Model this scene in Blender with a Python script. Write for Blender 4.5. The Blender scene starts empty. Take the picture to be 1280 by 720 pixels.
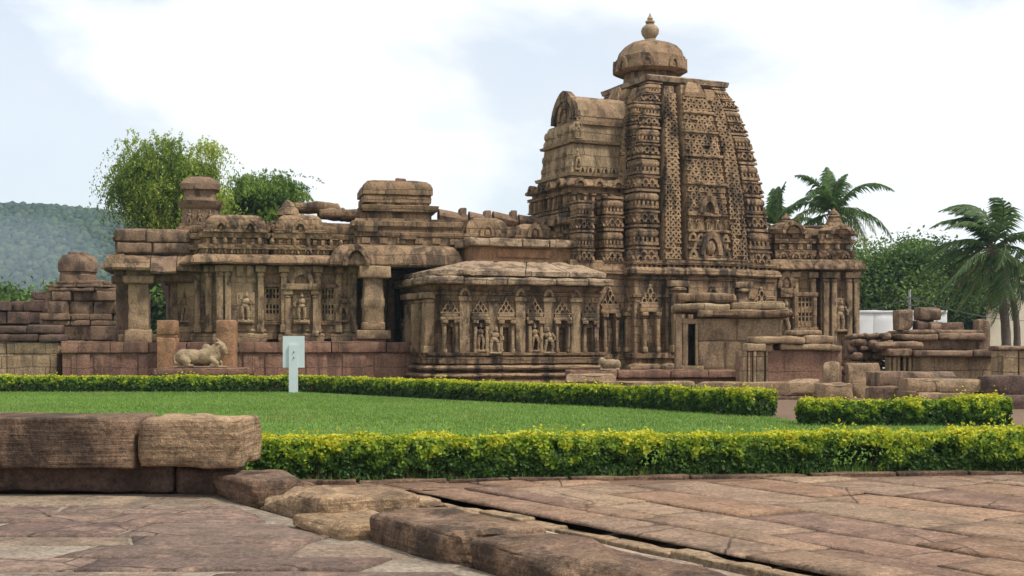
import bpy, math, random
import numpy as np
from mathutils import Vector, Matrix, noise

random.seed(7)
RNG = np.random.default_rng(11)
R = math.radians
SC = bpy.context.scene
COL = SC.collection

# ------------------------------------------------------------------ camera
EYE = 1.6
FPX = 1600.0           # focal length in photo pixels (1280 wide)
HOR = 430.0            # horizon row in the photo
cam_d = bpy.data.cameras.new("camera")
cam = bpy.data.objects.new("camera", cam_d)
COL.objects.link(cam)
cam.location = (0, 0, EYE)
cam.rotation_euler = (R(90), 0, 0)
cam_d.sensor_width = 36
cam_d.lens = 36 * FPX / 1280
cam_d.shift_y = (HOR - 360) / 1280
cam_d.clip_start = 0.1
cam_d.clip_end = 12000
SC.camera = cam

# ------------------------------------------------------------------ world, sun, exposure
SUN_EL, SUN_AZ = R(56), R(118)      # azimuth clockwise from +Y
world = bpy.data.worlds.new("World")
SC.world = world
world.use_nodes = True
wt = world.node_tree
wn = wt.nodes
wn.clear()
w_out = wn.new("ShaderNodeOutputWorld")
w_bg = wn.new("ShaderNodeBackground")
w_bg.inputs["Strength"].default_value = 0.1
w_sky = wn.new("ShaderNodeTexSky")
w_sky.sky_type = 'NISHITA'
w_sky.sun_disc = False
w_sky.sun_elevation = SUN_EL
w_sky.sun_rotation = SUN_AZ
w_sky.air_density = 1.0
w_sky.dust_density = 1.5
w_tc = wn.new("ShaderNodeTexCoord")
w_map = wn.new("ShaderNodeMapping")
w_map.inputs["Scale"].default_value = (1.0, 1.0, 2.1)
w_map.inputs["Location"].default_value = (1.37, 0.75, 0.43)
w_n1 = wn.new("ShaderNodeTexNoise")
w_n1.inputs["Scale"].default_value = 2.7
w_n1.inputs["Detail"].default_value = 9
w_n1.inputs["Roughness"].default_value = 0.52
w_n1.inputs["Distortion"].default_value = 0.35
w_r1 = wn.new("ShaderNodeValToRGB")
w_r1.color_ramp.elements[0].position = 0.45
w_r1.color_ramp.elements[0].color = (0.58, 0.58, 0.58, 1)
w_r1.color_ramp.elements[1].position = 0.535
w_n2 = wn.new("ShaderNodeTexNoise")
w_n2.inputs["Scale"].default_value = 7.0
w_n2.inputs["Detail"].default_value = 6
w_r2 = wn.new("ShaderNodeValToRGB")
w_r2.color_ramp.elements[0].position = 0.36
w_r2.color_ramp.elements[0].color = (7.5, 7.75, 8.0, 1)
w_r2.color_ramp.elements[1].position = 0.60
w_r2.color_ramp.elements[1].color = (8.1, 8.1, 8.05, 1)
w_mix = wn.new("ShaderNodeMix")
w_mix.data_type = 'RGBA'
wt.links.new(w_tc.outputs["Generated"], w_map.inputs["Vector"])
wt.links.new(w_map.outputs[0], w_n1.inputs["Vector"])
wt.links.new(w_map.outputs[0], w_n2.inputs["Vector"])
wt.links.new(w_n1.outputs["Fac"], w_r1.inputs["Fac"])
wt.links.new(w_n2.outputs["Fac"], w_r2.inputs["Fac"])
wt.links.new(w_r1.outputs["Color"], w_mix.inputs["Factor"])
wt.links.new(w_sky.outputs["Color"], w_mix.inputs["A"])
wt.links.new(w_r2.outputs["Color"], w_mix.inputs["B"])
wt.links.new(w_mix.outputs["Result"], w_bg.inputs["Color"])
wt.links.new(w_bg.outputs[0], w_out.inputs["Surface"])

sun_d = bpy.data.lights.new("sun", 'SUN')
sun_d.energy = 2.7
sun_d.angle = R(11)
sun_d.color = (1.0, 0.95, 0.87)
sun = bpy.data.objects.new("sun", sun_d)
COL.objects.link(sun)
_to = Vector((math.sin(SUN_AZ) * math.cos(SUN_EL), math.cos(SUN_AZ) * math.cos(SUN_EL), math.sin(SUN_EL)))
sun.rotation_euler = _to.to_track_quat('Z', 'Y').to_euler()

SC.view_settings.view_transform = 'Standard'
SC.view_settings.look = 'None'
SC.view_settings.exposure = 0.57
SC.view_settings.gamma = 1.0
SC.view_settings.use_curve_mapping = False
SC.cycles.volume_bounces = 1
SC.cycles.max_bounces = 8
SC.cycles.transparent_max_bounces = 8


# ------------------------------------------------------------------ geometry helpers
def at(px, py, Y):
    k = Y / FPX
    return Vector(((px - 640) * k, Y, EYE + (HOR - py) * k))


def gnd(px, py, z=0.0):
    Y = FPX * (EYE - z) / (py - HOR)
    return Vector(((px - 640) * Y / FPX, Y, z))


class Frame:
    """local frame: u to the right along a facade, v away from the camera"""
    def __init__(s, px, Y, yaw):
        s.ox, s.oy, s.t = (px - 640) * Y / FPX, Y, R(yaw)
        s.c, s.s = math.cos(s.t), math.sin(s.t)

    def u(s, px, v=0.0):
        k = (px - 640) / FPX
        return (k * (s.oy + v * s.c) - s.ox + v * s.s) / (s.c - k * s.s)

    def Y(s, u, v):
        return s.oy + u * s.s + v * s.c

    def z(s, py, u=0.0, v=0.0):
        return EYE + (HOR - py) * s.Y(u, v) / FPX

    def zp(s, py, px, v=0.0):
        return s.z(py, s.u(px, v), v)


def nz(p, f):
    return noise.noise(Vector((p[0] * f, p[1] * f, p[2] * f)))


SEED = [0.0]


class MB:
    def __init__(s):
        s.v, s.f = [], []

    def add(s, vs, fs, M=None):
        b = len(s.v)
        if M is not None:
            vs = [M @ Vector(p) for p in vs]
        s.v.extend([tuple(p) for p in vs])
        s.f.extend([tuple(i + b for i in q) for q in fs])
        return s

    def box(s, x0, x1, y0, y1, z0, z1, M=None):
        vs = [(x0, y0, z0), (x1, y0, z0), (x1, y1, z0), (x0, y1, z0), (x0, y0, z1), (x1, y0, z1), (x1, y1, z1), (x0, y1, z1)]
        fs = [(3, 2, 1, 0), (4, 5, 6, 7), (0, 1, 5, 4), (1, 2, 6, 5), (2, 3, 7, 6), (3, 0, 4, 7)]
        return s.add(vs, fs, M)

    def block(s, x0, x1, y0, y1, z0, z1, r=0.04, amp=0.02, step=0.25, fr=2.2, M=None, chip=1.0, nmax=14, cuts=0, cutd=.12):
        """worn stone block: rounded box displaced with noise"""
        SEED[0] += 3.17
        so = Vector((SEED[0], SEED[0] * 1.7, -SEED[0]))
        lo, hi = (min(x0, x1), min(y0, y1), min(z0, z1)), (max(x0, x1), max(y0, y1), max(z0, z1))
        r = min(r, *[0.45 * (hi[i] - lo[i]) for i in range(3)])
        ax = []
        for i in range(3):
            L = hi[i] - lo[i]
            n = max(1, min(nmax, int(round((L - 2 * r) / step))))
            mid = [lo[i] + r + (L - 2 * r) * k / n for k in range(n + 1)]
            ax.append([lo[i], lo[i] + r * .35] + mid + [hi[i] - r * .35, hi[i]])
        idx, vs, fs = {}, [], []
        cen = Vector([(lo[i] + hi[i]) / 2 for i in range(3)])
        hf = Vector([(hi[i] - lo[i]) / 2 for i in range(3)])
        planes = []
        cr_ = random.Random(int(SEED[0] * 100))
        for _ in range(cuts):                   # broken-off facets along edges and corners
            c = [cr_.choice((-1, 1)) for _ in range(3)]
            if cr_.random() < .6:
                c[cr_.choice((0, 0, 1, 2))] = cr_.uniform(-.8, .8)
            else:
                c[2] = 1
            pt = Vector([c[i] * hf[i] for i in range(3)])
            n_ = Vector([(c[i] if abs(c[i]) == 1 else 0) * cr_.uniform(.35, 1.3) + cr_.uniform(-.35, .35) for i in range(3)])
            n_.normalize()
            planes.append((n_, n_.dot(cen + pt) - cr_.uniform(.25, 1.0) * cutd))

        def V(i, j, k):
            key = (i, j, k)
            if key in idx:
                return idx[key]
            p = Vector((ax[0][i], ax[1][j], ax[2][k]))
            q = Vector([min(max(p[a], lo[a] + r), hi[a] - r) for a in range(3)])
            d = p - q
            if d.length > 1e-6:
                nn = d.normalized()
                p = q + nn * r
            else:
                nn = Vector((0, 0, 1))
            e = sum(1 for a in range(3) if abs(d[a]) > 1e-6)
            n1 = noise.noise((p + so) * fr)
            n2 = noise.noise((p - so) * fr * 2.9)
            disp = amp * (n1 + 0.5 * n2)
            cr = max(r * 2.2, .10)
            tt = sorted(max(0, 1 - min(p[a] - lo[a] + r * .3, hi[a] - p[a] + r * .3) / cr) for a in range(3))
            disp -= chip * amp * 3.2 * tt[1] * max(0, noise.noise((p + so * 2) * fr * 1.1) + 0.15)
            for n_, d_ in planes:
                h_ = n_.dot(p) - d_
                if h_ > 0:
                    p = p - n_ * min(h_, cutd * 1.3)
            p = p + nn * disp
            idx[key] = len(vs)
            vs.append(p)
            return idx[key]
        N = [len(a) - 1 for a in ax]
        for i in range(N[0]):
            for j in range(N[1]):
                fs.append((V(i, j, 0), V(i, j + 1, 0), V(i + 1, j + 1, 0), V(i + 1, j, 0)))
                fs.append((V(i, j, N[2]), V(i + 1, j, N[2]), V(i + 1, j + 1, N[2]), V(i, j + 1, N[2])))
        for i in range(N[0]):
            for k in range(N[2]):
                fs.append((V(i, 0, k), V(i + 1, 0, k), V(i + 1, 0, k + 1), V(i, 0, k + 1)))
                fs.append((V(i, N[1], k), V(i, N[1], k + 1), V(i + 1, N[1], k + 1), V(i + 1, N[1], k)))
        for j in range(N[1]):
            for k in range(N[2]):
                fs.append((V(0, j, k), V(0, j, k + 1), V(0, j + 1, k + 1), V(0, j + 1, k)))
                fs.append((V(N[0], j, k), V(N[0], j + 1, k), V(N[0], j + 1, k + 1), V(N[0], j, k + 1)))
        return s.add(vs, fs, M)

    def rings(s, rs, cap=True, M=None):
        """loft through rings with equal point counts (CCW from above, bottom to top)"""
        n = len(rs[0])
        vs = [p for r in rs for p in r]
        fs = []
        for a in range(len(rs) - 1):
            for i in range(n):
                j = (i + 1) % n
                fs.append((a * n + i, a * n + j, (a + 1) * n + j, (a + 1) * n + i))
        if cap:
            fs.append(tuple(range((len(rs) - 1) * n, len(rs) * n)))
            fs.append(tuple(range(n - 1, -1, -1)))
        return s.add(vs, fs, M)

    def loft(s, poly, prof, step=0.3, amp=0.012, chip=0.03, fr=1.8, M=None, cap=True):
        """moulding: polygon (CCW) offset outward by prof=[(z,off),...]; worn by noise"""
        SEED[0] += 1.37
        so = SEED[0]
        n = len(poly)
        mit = []
        for i in range(n):
            a, b, c = poly[i - 1], poly[i], poly[(i + 1) % n]
            d1 = Vector((b[0] - a[0], b[1] - a[1])).normalized()
            d2 = Vector((c[0] - b[0], c[1] - b[1])).normalized()
            n1, n2 = Vector((d1.y, -d1.x)), Vector((d2.y, -d2.x))
            m = (n1 + n2) / max(0.35, 1 + n1.dot(n2))
            mit.append(m)
        pts, nor = [], []
        for i in range(n):
            a, b = poly[i], poly[(i + 1) % n]
            L = math.hypot(b[0] - a[0], b[1] - a[1])
            k = max(1, int(L / step))
            for q in range(k):
                t = q / k
                pts.append((a[0] + (b[0] - a[0]) * t, a[1] + (b[1] - a[1]) * t))
                nor.append(mit[i] * (1 - t) + mit[(i + 1) % n] * t)
        rs = []
        for (z, off) in prof:
            ring = []
            for (p, m) in zip(pts, nor):
                q = Vector((p[0] + m.x * off, p[1] + m.y * off, z))
                w = Vector((q.x + so, q.y - so, q.z * 1.3)) * fr
                e = amp * noise.noise(w) + amp * .6 * noise.noise(w * 3.1)
                e -= chip * max(0, noise.noise(w * .7) - .12) * 2
                dz = amp * .8 * noise.noise(w * 1.7 + Vector((9, 3, 1)))
                ring.append((q.x + m.x * e, q.y + m.y * e, z + dz))
            rs.append(ring)
        return s.rings(rs, cap, M)

    def lathe(s, cx, cy, prof, n=24, rib=0, ribamp=0.0, amp=0.0, M=None, sq=2.0, cap=True):
        rs = []
        for pr in prof:
            z, r = pr[0], pr[1]
            ra = pr[2] if len(pr) > 2 else ribamp
            ring = []
            for i in range(n):
                a = 2 * math.pi * i / n
                ca, sa = math.cos(a), math.sin(a)
                q = (abs(ca) ** sq + abs(sa) ** sq) ** (-1 / sq)
                rr = r * q * (1 + (ra * math.cos(a * rib) if rib else 0))
                p = (cx + rr * ca, cy + rr * sa, z)
                if amp:
                    e = 1 + amp * nz((p[0] + 5, p[1], p[2] * 1.5), 2.3) / max(r, .05)
                    p = (cx + rr * ca * e, cy + rr * sa * e, z + amp * .5 * nz(p, 3.1))
                ring.append(p)
            rs.append(ring)
        return s.rings(rs, cap, M)

    def ell(s, c, r, rot=None, n=10, m=7, M=None):
        vs, fs = [], []
        Q = rot.to_matrix() if rot is not None else Matrix.Identity(3)
        for j in range(m + 1):
            th = math.pi * j / m
            for i in range(n):
                a = 2 * math.pi * i / n
                vs.append(Vector(c) + Q @ Vector((r[0] * math.sin(th) * math.cos(a), r[1] * math.sin(th) * math.sin(a), -r[2] * math.cos(th))))
        for j in range(m):
            for i in range(n):
                k = (i + 1) % n
                fs.append((j * n + i, j * n + k, (j + 1) * n + k, (j + 1) * n + i))
        return s.add(vs, fs, M)

    def tube(s, pts, rad, n=8, M=None):
        pts = [Vector(p) for p in pts]
        rs = []
        for i, p in enumerate(pts):
            d = (pts[min(i + 1, len(pts) - 1)] - pts[max(i - 1, 0)]).normalized()
            a = d.orthogonal().normalized() if abs(d.z) > .95 else d.cross(Vector((0, 0, 1))).normalized()
            b = d.cross(a).normalized()
            r = rad[i] if isinstance(rad, (list, tuple)) else rad
            rs.append([p + a * r * math.cos(2 * math.pi * k / n) + b * r * math.sin(2 * math.pi * k / n) for k in range(n)])
        rs = [list(reversed(r)) for r in rs]
        return s.rings(rs, True, M)

    def arch(s, x, z, w, h, y0, y1, t, M=None, seg=8, foot=0.0):
        """horseshoe arch ring standing in the xz plane; front face at y0, back at y1"""
        vs, fs = [], []
        ro, zo = w / 2, h
        for k in range(seg + 1):
            a = math.pi * (-.08 + 1.16 * k / seg)
            ca, sa = math.cos(a), math.sin(a)
            tip = 1 + .12 * max(0, sa) ** 8
            for (rr, hh, tp) in ((ro, zo, tip), (ro - t, zo - t, 1)):
                zz = z + foot + max(-foot, sa * hh * tp)
                vs.append((x + ca * rr, y0, zz))
                vs.append((x + ca * rr, y1, zz))
        for k in range(seg):
            o = 4 * k
            A, B, C, D = o, o + 1, o + 2, o + 3
            E, F, G, H = o + 4, o + 5, o + 6, o + 7
            fs += [(A, C, G, E), (A, E, F, B), (C, D, H, G)]
        fs += [(0, 1, 3, 2), (4 * seg, 4 * seg + 2, 4 * seg + 3, 4 * seg + 1)]
        return s.add(vs, fs, M)

    def build(s, name, mat, parent=None, loc=None, rotz=0.0, sharp=38, label=None, smooth=True):
        me = bpy.data.meshes.new(name)
        me.from_pydata(s.v, [], s.f)
        me.validate()
        if smooth:
            me.polygons.foreach_set("use_smooth", [True] * len(me.polygons))
            me.set_sharp_from_angle(angle=R(sharp))
        me.materials.append(mat)
        me.update()
        o = bpy.data.objects.new(name, me)
        COL.objects.link(o)
        if parent is not None:
            o.parent = parent
        if loc is not None:
            o.location = loc
        o.rotation_euler = (0, 0, rotz)
        if label:
            o["label"] = label
        return o


def tag(o, label, cat, group=None, kind=None):
    o["label"] = label
    o["category"] = cat
    if group:
        o["group"] = group
    if kind:
        o["kind"] = kind
    return o


def thing(name, label, cat, loc, rotz=0.0, group=None):
    o = bpy.data.objects.new(name, None)
    o.empty_display_size = .3
    COL.objects.link(o)
    o.location = loc
    o.rotation_euler = (0, 0, rotz)
    return tag(o, label, cat, group)


def structure(o):
    o["kind"] = "structure"
    return o


def np_mesh(name, verts, quads, mat, parent=None, cols=None, loc=None, smooth=False):
    me = bpy.data.meshes.new(name)
    verts = np.asarray(verts, dtype=np.float32)
    quads = np.asarray(quads, dtype=np.int32)
    k = quads.shape[1]
    me.vertices.add(len(verts))
    me.vertices.foreach_set("co", verts.ravel())
    me.loops.add(quads.size)
    me.loops.foreach_set("vertex_index", quads.ravel())
    me.polygons.add(len(quads))
    me.polygons.foreach_set("loop_start", np.arange(0, quads.size, k, dtype=np.int32))
    me.polygons.foreach_set("loop_total", np.full(len(quads), k, dtype=np.int32))
    if smooth:
        me.polygons.foreach_set("use_smooth", np.ones(len(quads), dtype=bool))
    me.update(calc_edges=True)
    if cols is not None:
        a = me.color_attributes.new("tint", 'FLOAT_COLOR', 'POINT')
        c4 = np.ones((len(verts), 4), dtype=np.float32)
        c4[:, :3] = cols
        a.data.foreach_set("color", c4.ravel())
    me.materials.append(mat)
    o = bpy.data.objects.new(name, me)
    COL.objects.link(o)
    if parent is not None:
        o.parent = parent
    if loc is not None:
        o.location = loc
    return o


def remesh_mesh(mb, voxel=0.03, smooth=6):
    """fuse overlapping volumes of mb into one continuous skin"""
    me = bpy.data.meshes.new("tmp")
    me.from_pydata(mb.v, [], mb.f)
    ob = bpy.data.objects.new("tmp", me)
    COL.objects.link(ob)
    m = ob.modifiers.new("r", 'REMESH')
    m.mode = 'VOXEL'
    m.voxel_size = voxel
    if smooth:
        q = ob.modifiers.new("s", 'SMOOTH')
        q.factor = .5
        q.iterations = smooth
    dg = bpy.context.evaluated_depsgraph_get()
    dg.update()
    out = bpy.data.meshes.new_from_object(ob.evaluated_get(dg))
    bpy.data.objects.remove(ob)
    bpy.data.meshes.remove(me)
    out.polygons.foreach_set("use_smooth", [True] * len(out.polygons))
    return out


# ------------------------------------------------------------------ materials
def new_mat(name):
    m = bpy.data.materials.new(name)
    m.use_nodes = True
    nt = m.node_tree
    b = nt.nodes["Principled BSDF"]
    b.inputs["Roughness"].default_value = .9
    b.inputs["Specular IOR Level"].default_value = .15
    return m, nt, b


def nd(nt, typ, **kw):
    n = nt.nodes.new(typ)
    for k, v in kw.items():
        if k in n.inputs:
            n.inputs[k].default_value = v
        else:
            setattr(n, k, v)
    return n


def ramp(nt, src, p0, p1, c0=(0, 0, 0, 1), c1=(1, 1, 1, 1)):
    r = nt.nodes.new("ShaderNodeValToRGB")
    r.color_ramp.elements[0].position = p0
    r.color_ramp.elements[1].position = p1
    r.color_ramp.elements[0].color = c0
    r.color_ramp.elements[1].color = c1
    nt.links.new(src, r.inputs["Fac"])
    return r.outputs["Color"]


def mix(nt, fac, a, b, mode='MIX'):
    m = nt.nodes.new("ShaderNodeMix")
    m.data_type = 'RGBA'
    m.blend_type = mode
    for key, val in (("Factor", fac), ("A", a), ("B", b)):
        if isinstance(val, (int, float)):
            m.inputs[key].default_value = val
        elif isinstance(val, tuple):
            m.inputs[key].default_value = (*val[:3], 1)
        else:
            nt.links.new(val, m.inputs[key])
    return m.outputs["Result"]


def stone(name, c1, c2, c3=(.27, .15, .10), dark=(.035, .028, .024), bw=.85, bh=.36, joint=.016, stain=.78, patch=.5,
          carve=0.0, grain=0.0, crack=0.0, bump=.85, tint=False, streak=.22, pale=.35):
    m, nt, b = new_mat(name)
    L = nt.links
    tc = nd(nt, "ShaderNodeTexCoord")
    oi = nd(nt, "ShaderNodeObjectInfo")
    mul = nd(nt, "ShaderNodeMath", operation='MULTIPLY')
    L.new(oi.outputs["Random"], mul.inputs[0])
    mul.inputs[1].default_value = 53.0
    addv = nd(nt, "ShaderNodeVectorMath", operation='ADD')
    L.new(tc.outputs["Object"], addv.inputs[0])
    L.new(mul.outputs[0], addv.inputs[1])
    P = addv.outputs[0]
    n_lo = nd(nt, "ShaderNodeTexNoise", Scale=.55, Detail=4, Roughness=.6)
    n_md = nd(nt, "ShaderNodeTexNoise", Scale=3.2, Detail=6, Roughness=.65)
    n_hi = nd(nt, "ShaderNodeTexNoise", Scale=21.0, Detail=5, Roughness=.7)
    for n in (n_lo, n_md, n_hi):
        L.new(P, n.inputs["Vector"])
    if bw:
        sp = nd(nt, "ShaderNodeSeparateXYZ")
        L.new(tc.outputs["Object"], sp.inputs[0])
        sm = nd(nt, "ShaderNodeMath", operation='ADD')
        L.new(sp.outputs[0], sm.inputs[0])
        L.new(sp.outputs[1], sm.inputs[1])
        wob = nd(nt, "ShaderNodeMath", operation='MULTIPLY_ADD')
        L.new(n_lo.outputs["Fac"], wob.inputs[0])
        wob.inputs[1].default_value = .3
        L.new(sp.outputs[2], wob.inputs[2])
        cb = nd(nt, "ShaderNodeCombineXYZ")
        L.new(sm.outputs[0], cb.inputs[0])
        L.new(wob.outputs[0], cb.inputs[1])
        br = nd(nt, "ShaderNodeTexBrick", Scale=1.0)
        br.inputs["Color1"].default_value = (*c1, 1)
        br.inputs["Color2"].default_value = (*c2, 1)
        br.inputs["Mortar"].default_value = (*[x * .4 for x in c1], 1)
        br.inputs["Mortar Size"].default_value = joint
        br.inputs["Mortar Smooth"].default_value = .35
        br.inputs["Brick Width"].default_value = bw
        br.inputs["Row Height"].default_value = bh
        br.inputs["Bias"].default_value = 0
        br.offset_frequency = 2
        br.offset = .41
        L.new(cb.outputs[0], br.inputs["Vector"])
        col = br.outputs["Color"]
    else:
        col = mix(nt, ramp(nt, n_lo.outputs["Fac"], .35, .65), c1, c2)
    if tint:
        at_ = nd(nt, "ShaderNodeVertexColor", layer_name="tint")
        col = mix(nt, .92, col, at_.outputs["Color"])
    # reddish / buff patches that belong to the sandstone
    n_p = nd(nt, "ShaderNodeTexNoise", Scale=1.15, Detail=5, Roughness=.6, Distortion=.6)
    L.new(P, n_p.inputs["Vector"])
    f = nd(nt, "ShaderNodeMath", operation='MULTIPLY')
    L.new(ramp(nt, n_p.outputs["Fac"], .47, .66), f.inputs[0])
    f.inputs[1].default_value = patch
    col = mix(nt, f.outputs[0], col, c3)
    f2 = nd(nt, "ShaderNodeMath", operation='MULTIPLY')
    L.new(ramp(nt, n_md.outputs["Fac"], .5, .72), f2.inputs[0])
    f2.inputs[1].default_value = pale
    col = mix(nt, f2.outputs[0], col, tuple(min(1, x * 1.45 + .02) for x in c1))
    # black rain streaks and lichen
    mp = nd(nt, "ShaderNodeMapping")
    mp.inputs["Scale"].default_value = (1.0, 1.0, streak)
    L.new(P, mp.inputs["Vector"])
    n_s = nd(nt, "ShaderNodeTexNoise", Scale=2.1, Detail=7, Roughness=.68, Distortion=.3)
    L.new(mp.outputs[0], n_s.inputs["Vector"])
    f3 = nd(nt, "ShaderNodeMath", operation='MULTIPLY')
    L.new(ramp(nt, n_s.outputs["Fac"], .47, .60), f3.inputs[0])
    f3.inputs[1].default_value = stain
    col = mix(nt, f3.outputs[0], col, dark)
    col = mix(nt, 1.0, col, ramp(nt, n_hi.outputs["Fac"], .25, .75, (.42, .41, .40, 1), (1.55, 1.52, 1.46, 1)), 'MULTIPLY')
    if grain:
        n_gr = nd(nt, "ShaderNodeTexNoise", Scale=75.0, Detail=4, Roughness=.7)
        L.new(P, n_gr.inputs["Vector"])
        col = mix(nt, grain, col, ramp(nt, n_gr.outputs["Fac"], .3, .7, (.45, .44, .43, 1), (1.5, 1.5, 1.5, 1)), 'MULTIPLY')
        mb_ = nd(nt, "ShaderNodeMapping")
        mb_.inputs["Scale"].default_value = (.7, .7, 11.0)
        mb_.inputs["Rotation"].default_value = (.06, .04, 0)
        L.new(P, mb_.inputs["Vector"])
        n_bd = nd(nt, "ShaderNodeTexNoise", Scale=1.6, Detail=5, Roughness=.65)
        L.new(mb_.outputs[0], n_bd.inputs["Vector"])
        if not crack:
            col = mix(nt, .6, col, ramp(nt, n_bd.outputs["Fac"], .38, .58, (.5, .48, .46, 1), (1.2, 1.2, 1.2, 1)), 'MULTIPLY')
    if crack:
        dv = nd(nt, "ShaderNodeTexVoronoi", Scale=.75, feature='DISTANCE_TO_EDGE')
        wv = mix(nt, .10, P, n_md.outputs["Color"], 'ADD')
        L.new(wv, dv.inputs["Vector"])
        cm = nd(nt, "ShaderNodeMath", operation='MULTIPLY')
        L.new(ramp(nt, dv.outputs["Distance"], .003, .012, (1, 1, 1, 1), (0, 0, 0, 1)), cm.inputs[0])
        L.new(ramp(nt, n_lo.outputs["Fac"], .44, .54), cm.inputs[1])
        cm2 = nd(nt, "ShaderNodeMath", operation='MULTIPLY')
        L.new(cm.outputs[0], cm2.inputs[0])
        cm2.inputs[1].default_value = crack
        col = mix(nt, cm2.outputs[0], col, (.03, .024, .02))
    L.new(col, b.inputs["Base Color"])
    # relief
    h = nd(nt, "ShaderNodeMath", operation='MULTIPLY_ADD')
    L.new(n_hi.outputs["Fac"], h.inputs[0])
    h.inputs[1].default_value = .35
    L.new(n_md.outputs["Fac"], h.inputs[2])
    hh = h.outputs[0]
    if bw:
        h2 = nd(nt, "ShaderNodeMath", operation='MULTIPLY_ADD')
        L.new(br.outputs["Fac"], h2.inputs[0])
        h2.inputs[1].default_value = -.7
        L.new(hh, h2.inputs[2])
        hh = h2.outputs[0]
    if carve:
        vo = nd(nt, "ShaderNodeTexVoronoi", Scale=5.5)
        L.new(P, vo.inputs["Vector"])
        h3 = nd(nt, "ShaderNodeMath", operation='MULTIPLY_ADD')
        L.new(vo.outputs["Distance"], h3.inputs[0])
        h3.inputs[1].default_value = -carve
        L.new(hh, h3.inputs[2])
        hh = h3.outputs[0]
    if grain:
        h4 = nd(nt, "ShaderNodeMath", operation='MULTIPLY_ADD')
        L.new(n_bd.outputs["Fac"], h4.inputs[0])
        h4.inputs[1].default_value = .0 if crack else .55
        L.new(hh, h4.inputs[2])
        hh = h4.outputs[0]
    bp = nd(nt, "ShaderNodeBump", Strength=bump, Distance=.07)
    L.new(hh, bp.inputs["Height"])
    L.new(bp.outputs[0], b.inputs["Normal"])
    return m


M_STONE = stone("weathered_sandstone", (0.2964, 0.2031, 0.1214), (0.1828, 0.1208, 0.0739), (0.2124, 0.1238, 0.0777))
M_CARVE = stone("carved_sandstone", (0.2915, 0.198, 0.1165), (0.1878, 0.1257, 0.0777), (0.2124, 0.1287, 0.0807), carve=1.3, bw=1.1, bh=.42, joint=.008)
M_TOWER = stone("tower_sandstone", (0.3162, 0.2159, 0.1282), (0.2075, 0.1386, 0.0854), (0.2124, 0.1287, 0.0807), bw=.6, bh=.3, stain=.92)
M_TPLAIN = stone("plain_tower_stone", (0.3063, 0.2099, 0.1261), (0.1977, 0.1337, 0.0835), (0.2124, 0.1287, 0.0807), bw=0, stain=.8, streak=.4)
M_HALL = stone("buff_brown_sandstone", (0.336, 0.2475, 0.1534), (0.2322, 0.1634, 0.102), (0.2273, 0.1435, 0.0873), bw=1.0, bh=.5, joint=.009, stain=.75)
M_PILA = stone("pale_pilaster_stone", (0.3409, 0.2475, 0.1505), (0.2471, 0.1733, 0.1049), (0.2174, 0.1435, 0.0873), bw=0, stain=.85, streak=.4)
M_LATT = stone("pierced_sandstone", (0.3558, 0.2475, 0.1456), (0.2471, 0.1683, 0.1009), (0.2273, 0.1386, 0.0873), bw=.5, bh=.28, joint=.004, stain=.9, pale=.5)
M_PALE = stone("buff_sandstone", (0.3558, 0.2672, 0.1651), (0.2669, 0.1931, 0.1165), (0.2471, 0.1584, 0.0971), bw=1.1, bh=.45, stain=.5)
M_ROOF = stone("roof_slab_sandstone", (0.3953, 0.297, 0.1991), (0.3063, 0.2228, 0.1505), (0.257, 0.1683, 0.1214), bw=1.3, bh=2.0, stain=.75, streak=1.0)
M_RED = stone("red_sandstone", (.25, .145, .10), (.185, .105, .078), (.15, .078, .062), bw=1.5, bh=.9, stain=.5, joint=.01)
M_RUIN = stone("fallen_stone", (.265, .182, .118), (.175, .117, .082), (.165, .10, .074), bw=0, stain=.72, streak=.6)
M_RUINP = stone("fallen_buff_stone", (.34, .245, .15), (.26, .18, .112), (.22, .14, .09), bw=0, stain=.5, streak=.6)
M_RUIND = stone("dark_fallen_stone", (.145, .095, .074), (.10, .066, .055), (.115, .064, .053), bw=0, stain=.6, streak=.6)
M_BULL = stone("pale_carved_stone", (.36, .275, .175), (.29, .215, .135), (.26, .18, .115), bw=0, stain=.32, streak=1, pale=.25)
M_POST = stone("orange_sandstone", (.34, .20, .11), (.28, .155, .088), (.25, .13, .08), bw=0, stain=.4, streak=.5)
M_FORE = stone("foreground_brown_stone", (.205, .135, .088), (.13, .083, .06), (.11, .065, .052), bw=0, stain=.75, streak=.45, bump=1.0, pale=.6, grain=.8)
M_FORE2 = stone("foreground_tan_stone", (.36, .255, .155), (.27, .18, .11), (.20, .13, .09), bw=0, stain=.5, streak=.8, bump=1.0, pale=.55, grain=.8)
M_SLAB = stone("paving_stone", (.29, .19, .135), (.24, .15, .115), (.20, .12, .095), bw=0, stain=.32, streak=1.0, tint=True, patch=.2, bump=.6, grain=.6, pale=.5, crack=.85)
M_JOINT = stone("joint_filling", (.10, .078, .055), (.075, .058, .044), (.09, .062, .045), bw=0, stain=.3, streak=1.0)
M_MORTAR = stone("grey_mortar", (.30, .255, .20), (.24, .195, .15), (.20, .155, .12), bw=0, stain=.4, streak=1.0)


def leaf_mat(name, trans=.35, rough=.55):
    m, nt, b = new_mat(name)
    b.inputs["Roughness"].default_value = rough
    b.inputs["Specular IOR Level"].default_value = .25
    a = nd(nt, "ShaderNodeVertexColor", layer_name="tint")
    nt.links.new(a.outputs["Color"], b.inputs["Base Color"])
    t = nd(nt, "ShaderNodeBsdfTranslucent")
    nt.links.new(a.outputs["Color"], t.inputs["Color"])
    ms = nd(nt, "ShaderNodeMixShader", Fac=trans)
    nt.links.new(b.outputs[0], ms.inputs[1])
    nt.links.new(t.outputs[0], ms.inputs[2])
    nt.links.new(ms.outputs[0], nt.nodes["Material Output"].inputs["Surface"])
    return m


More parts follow.
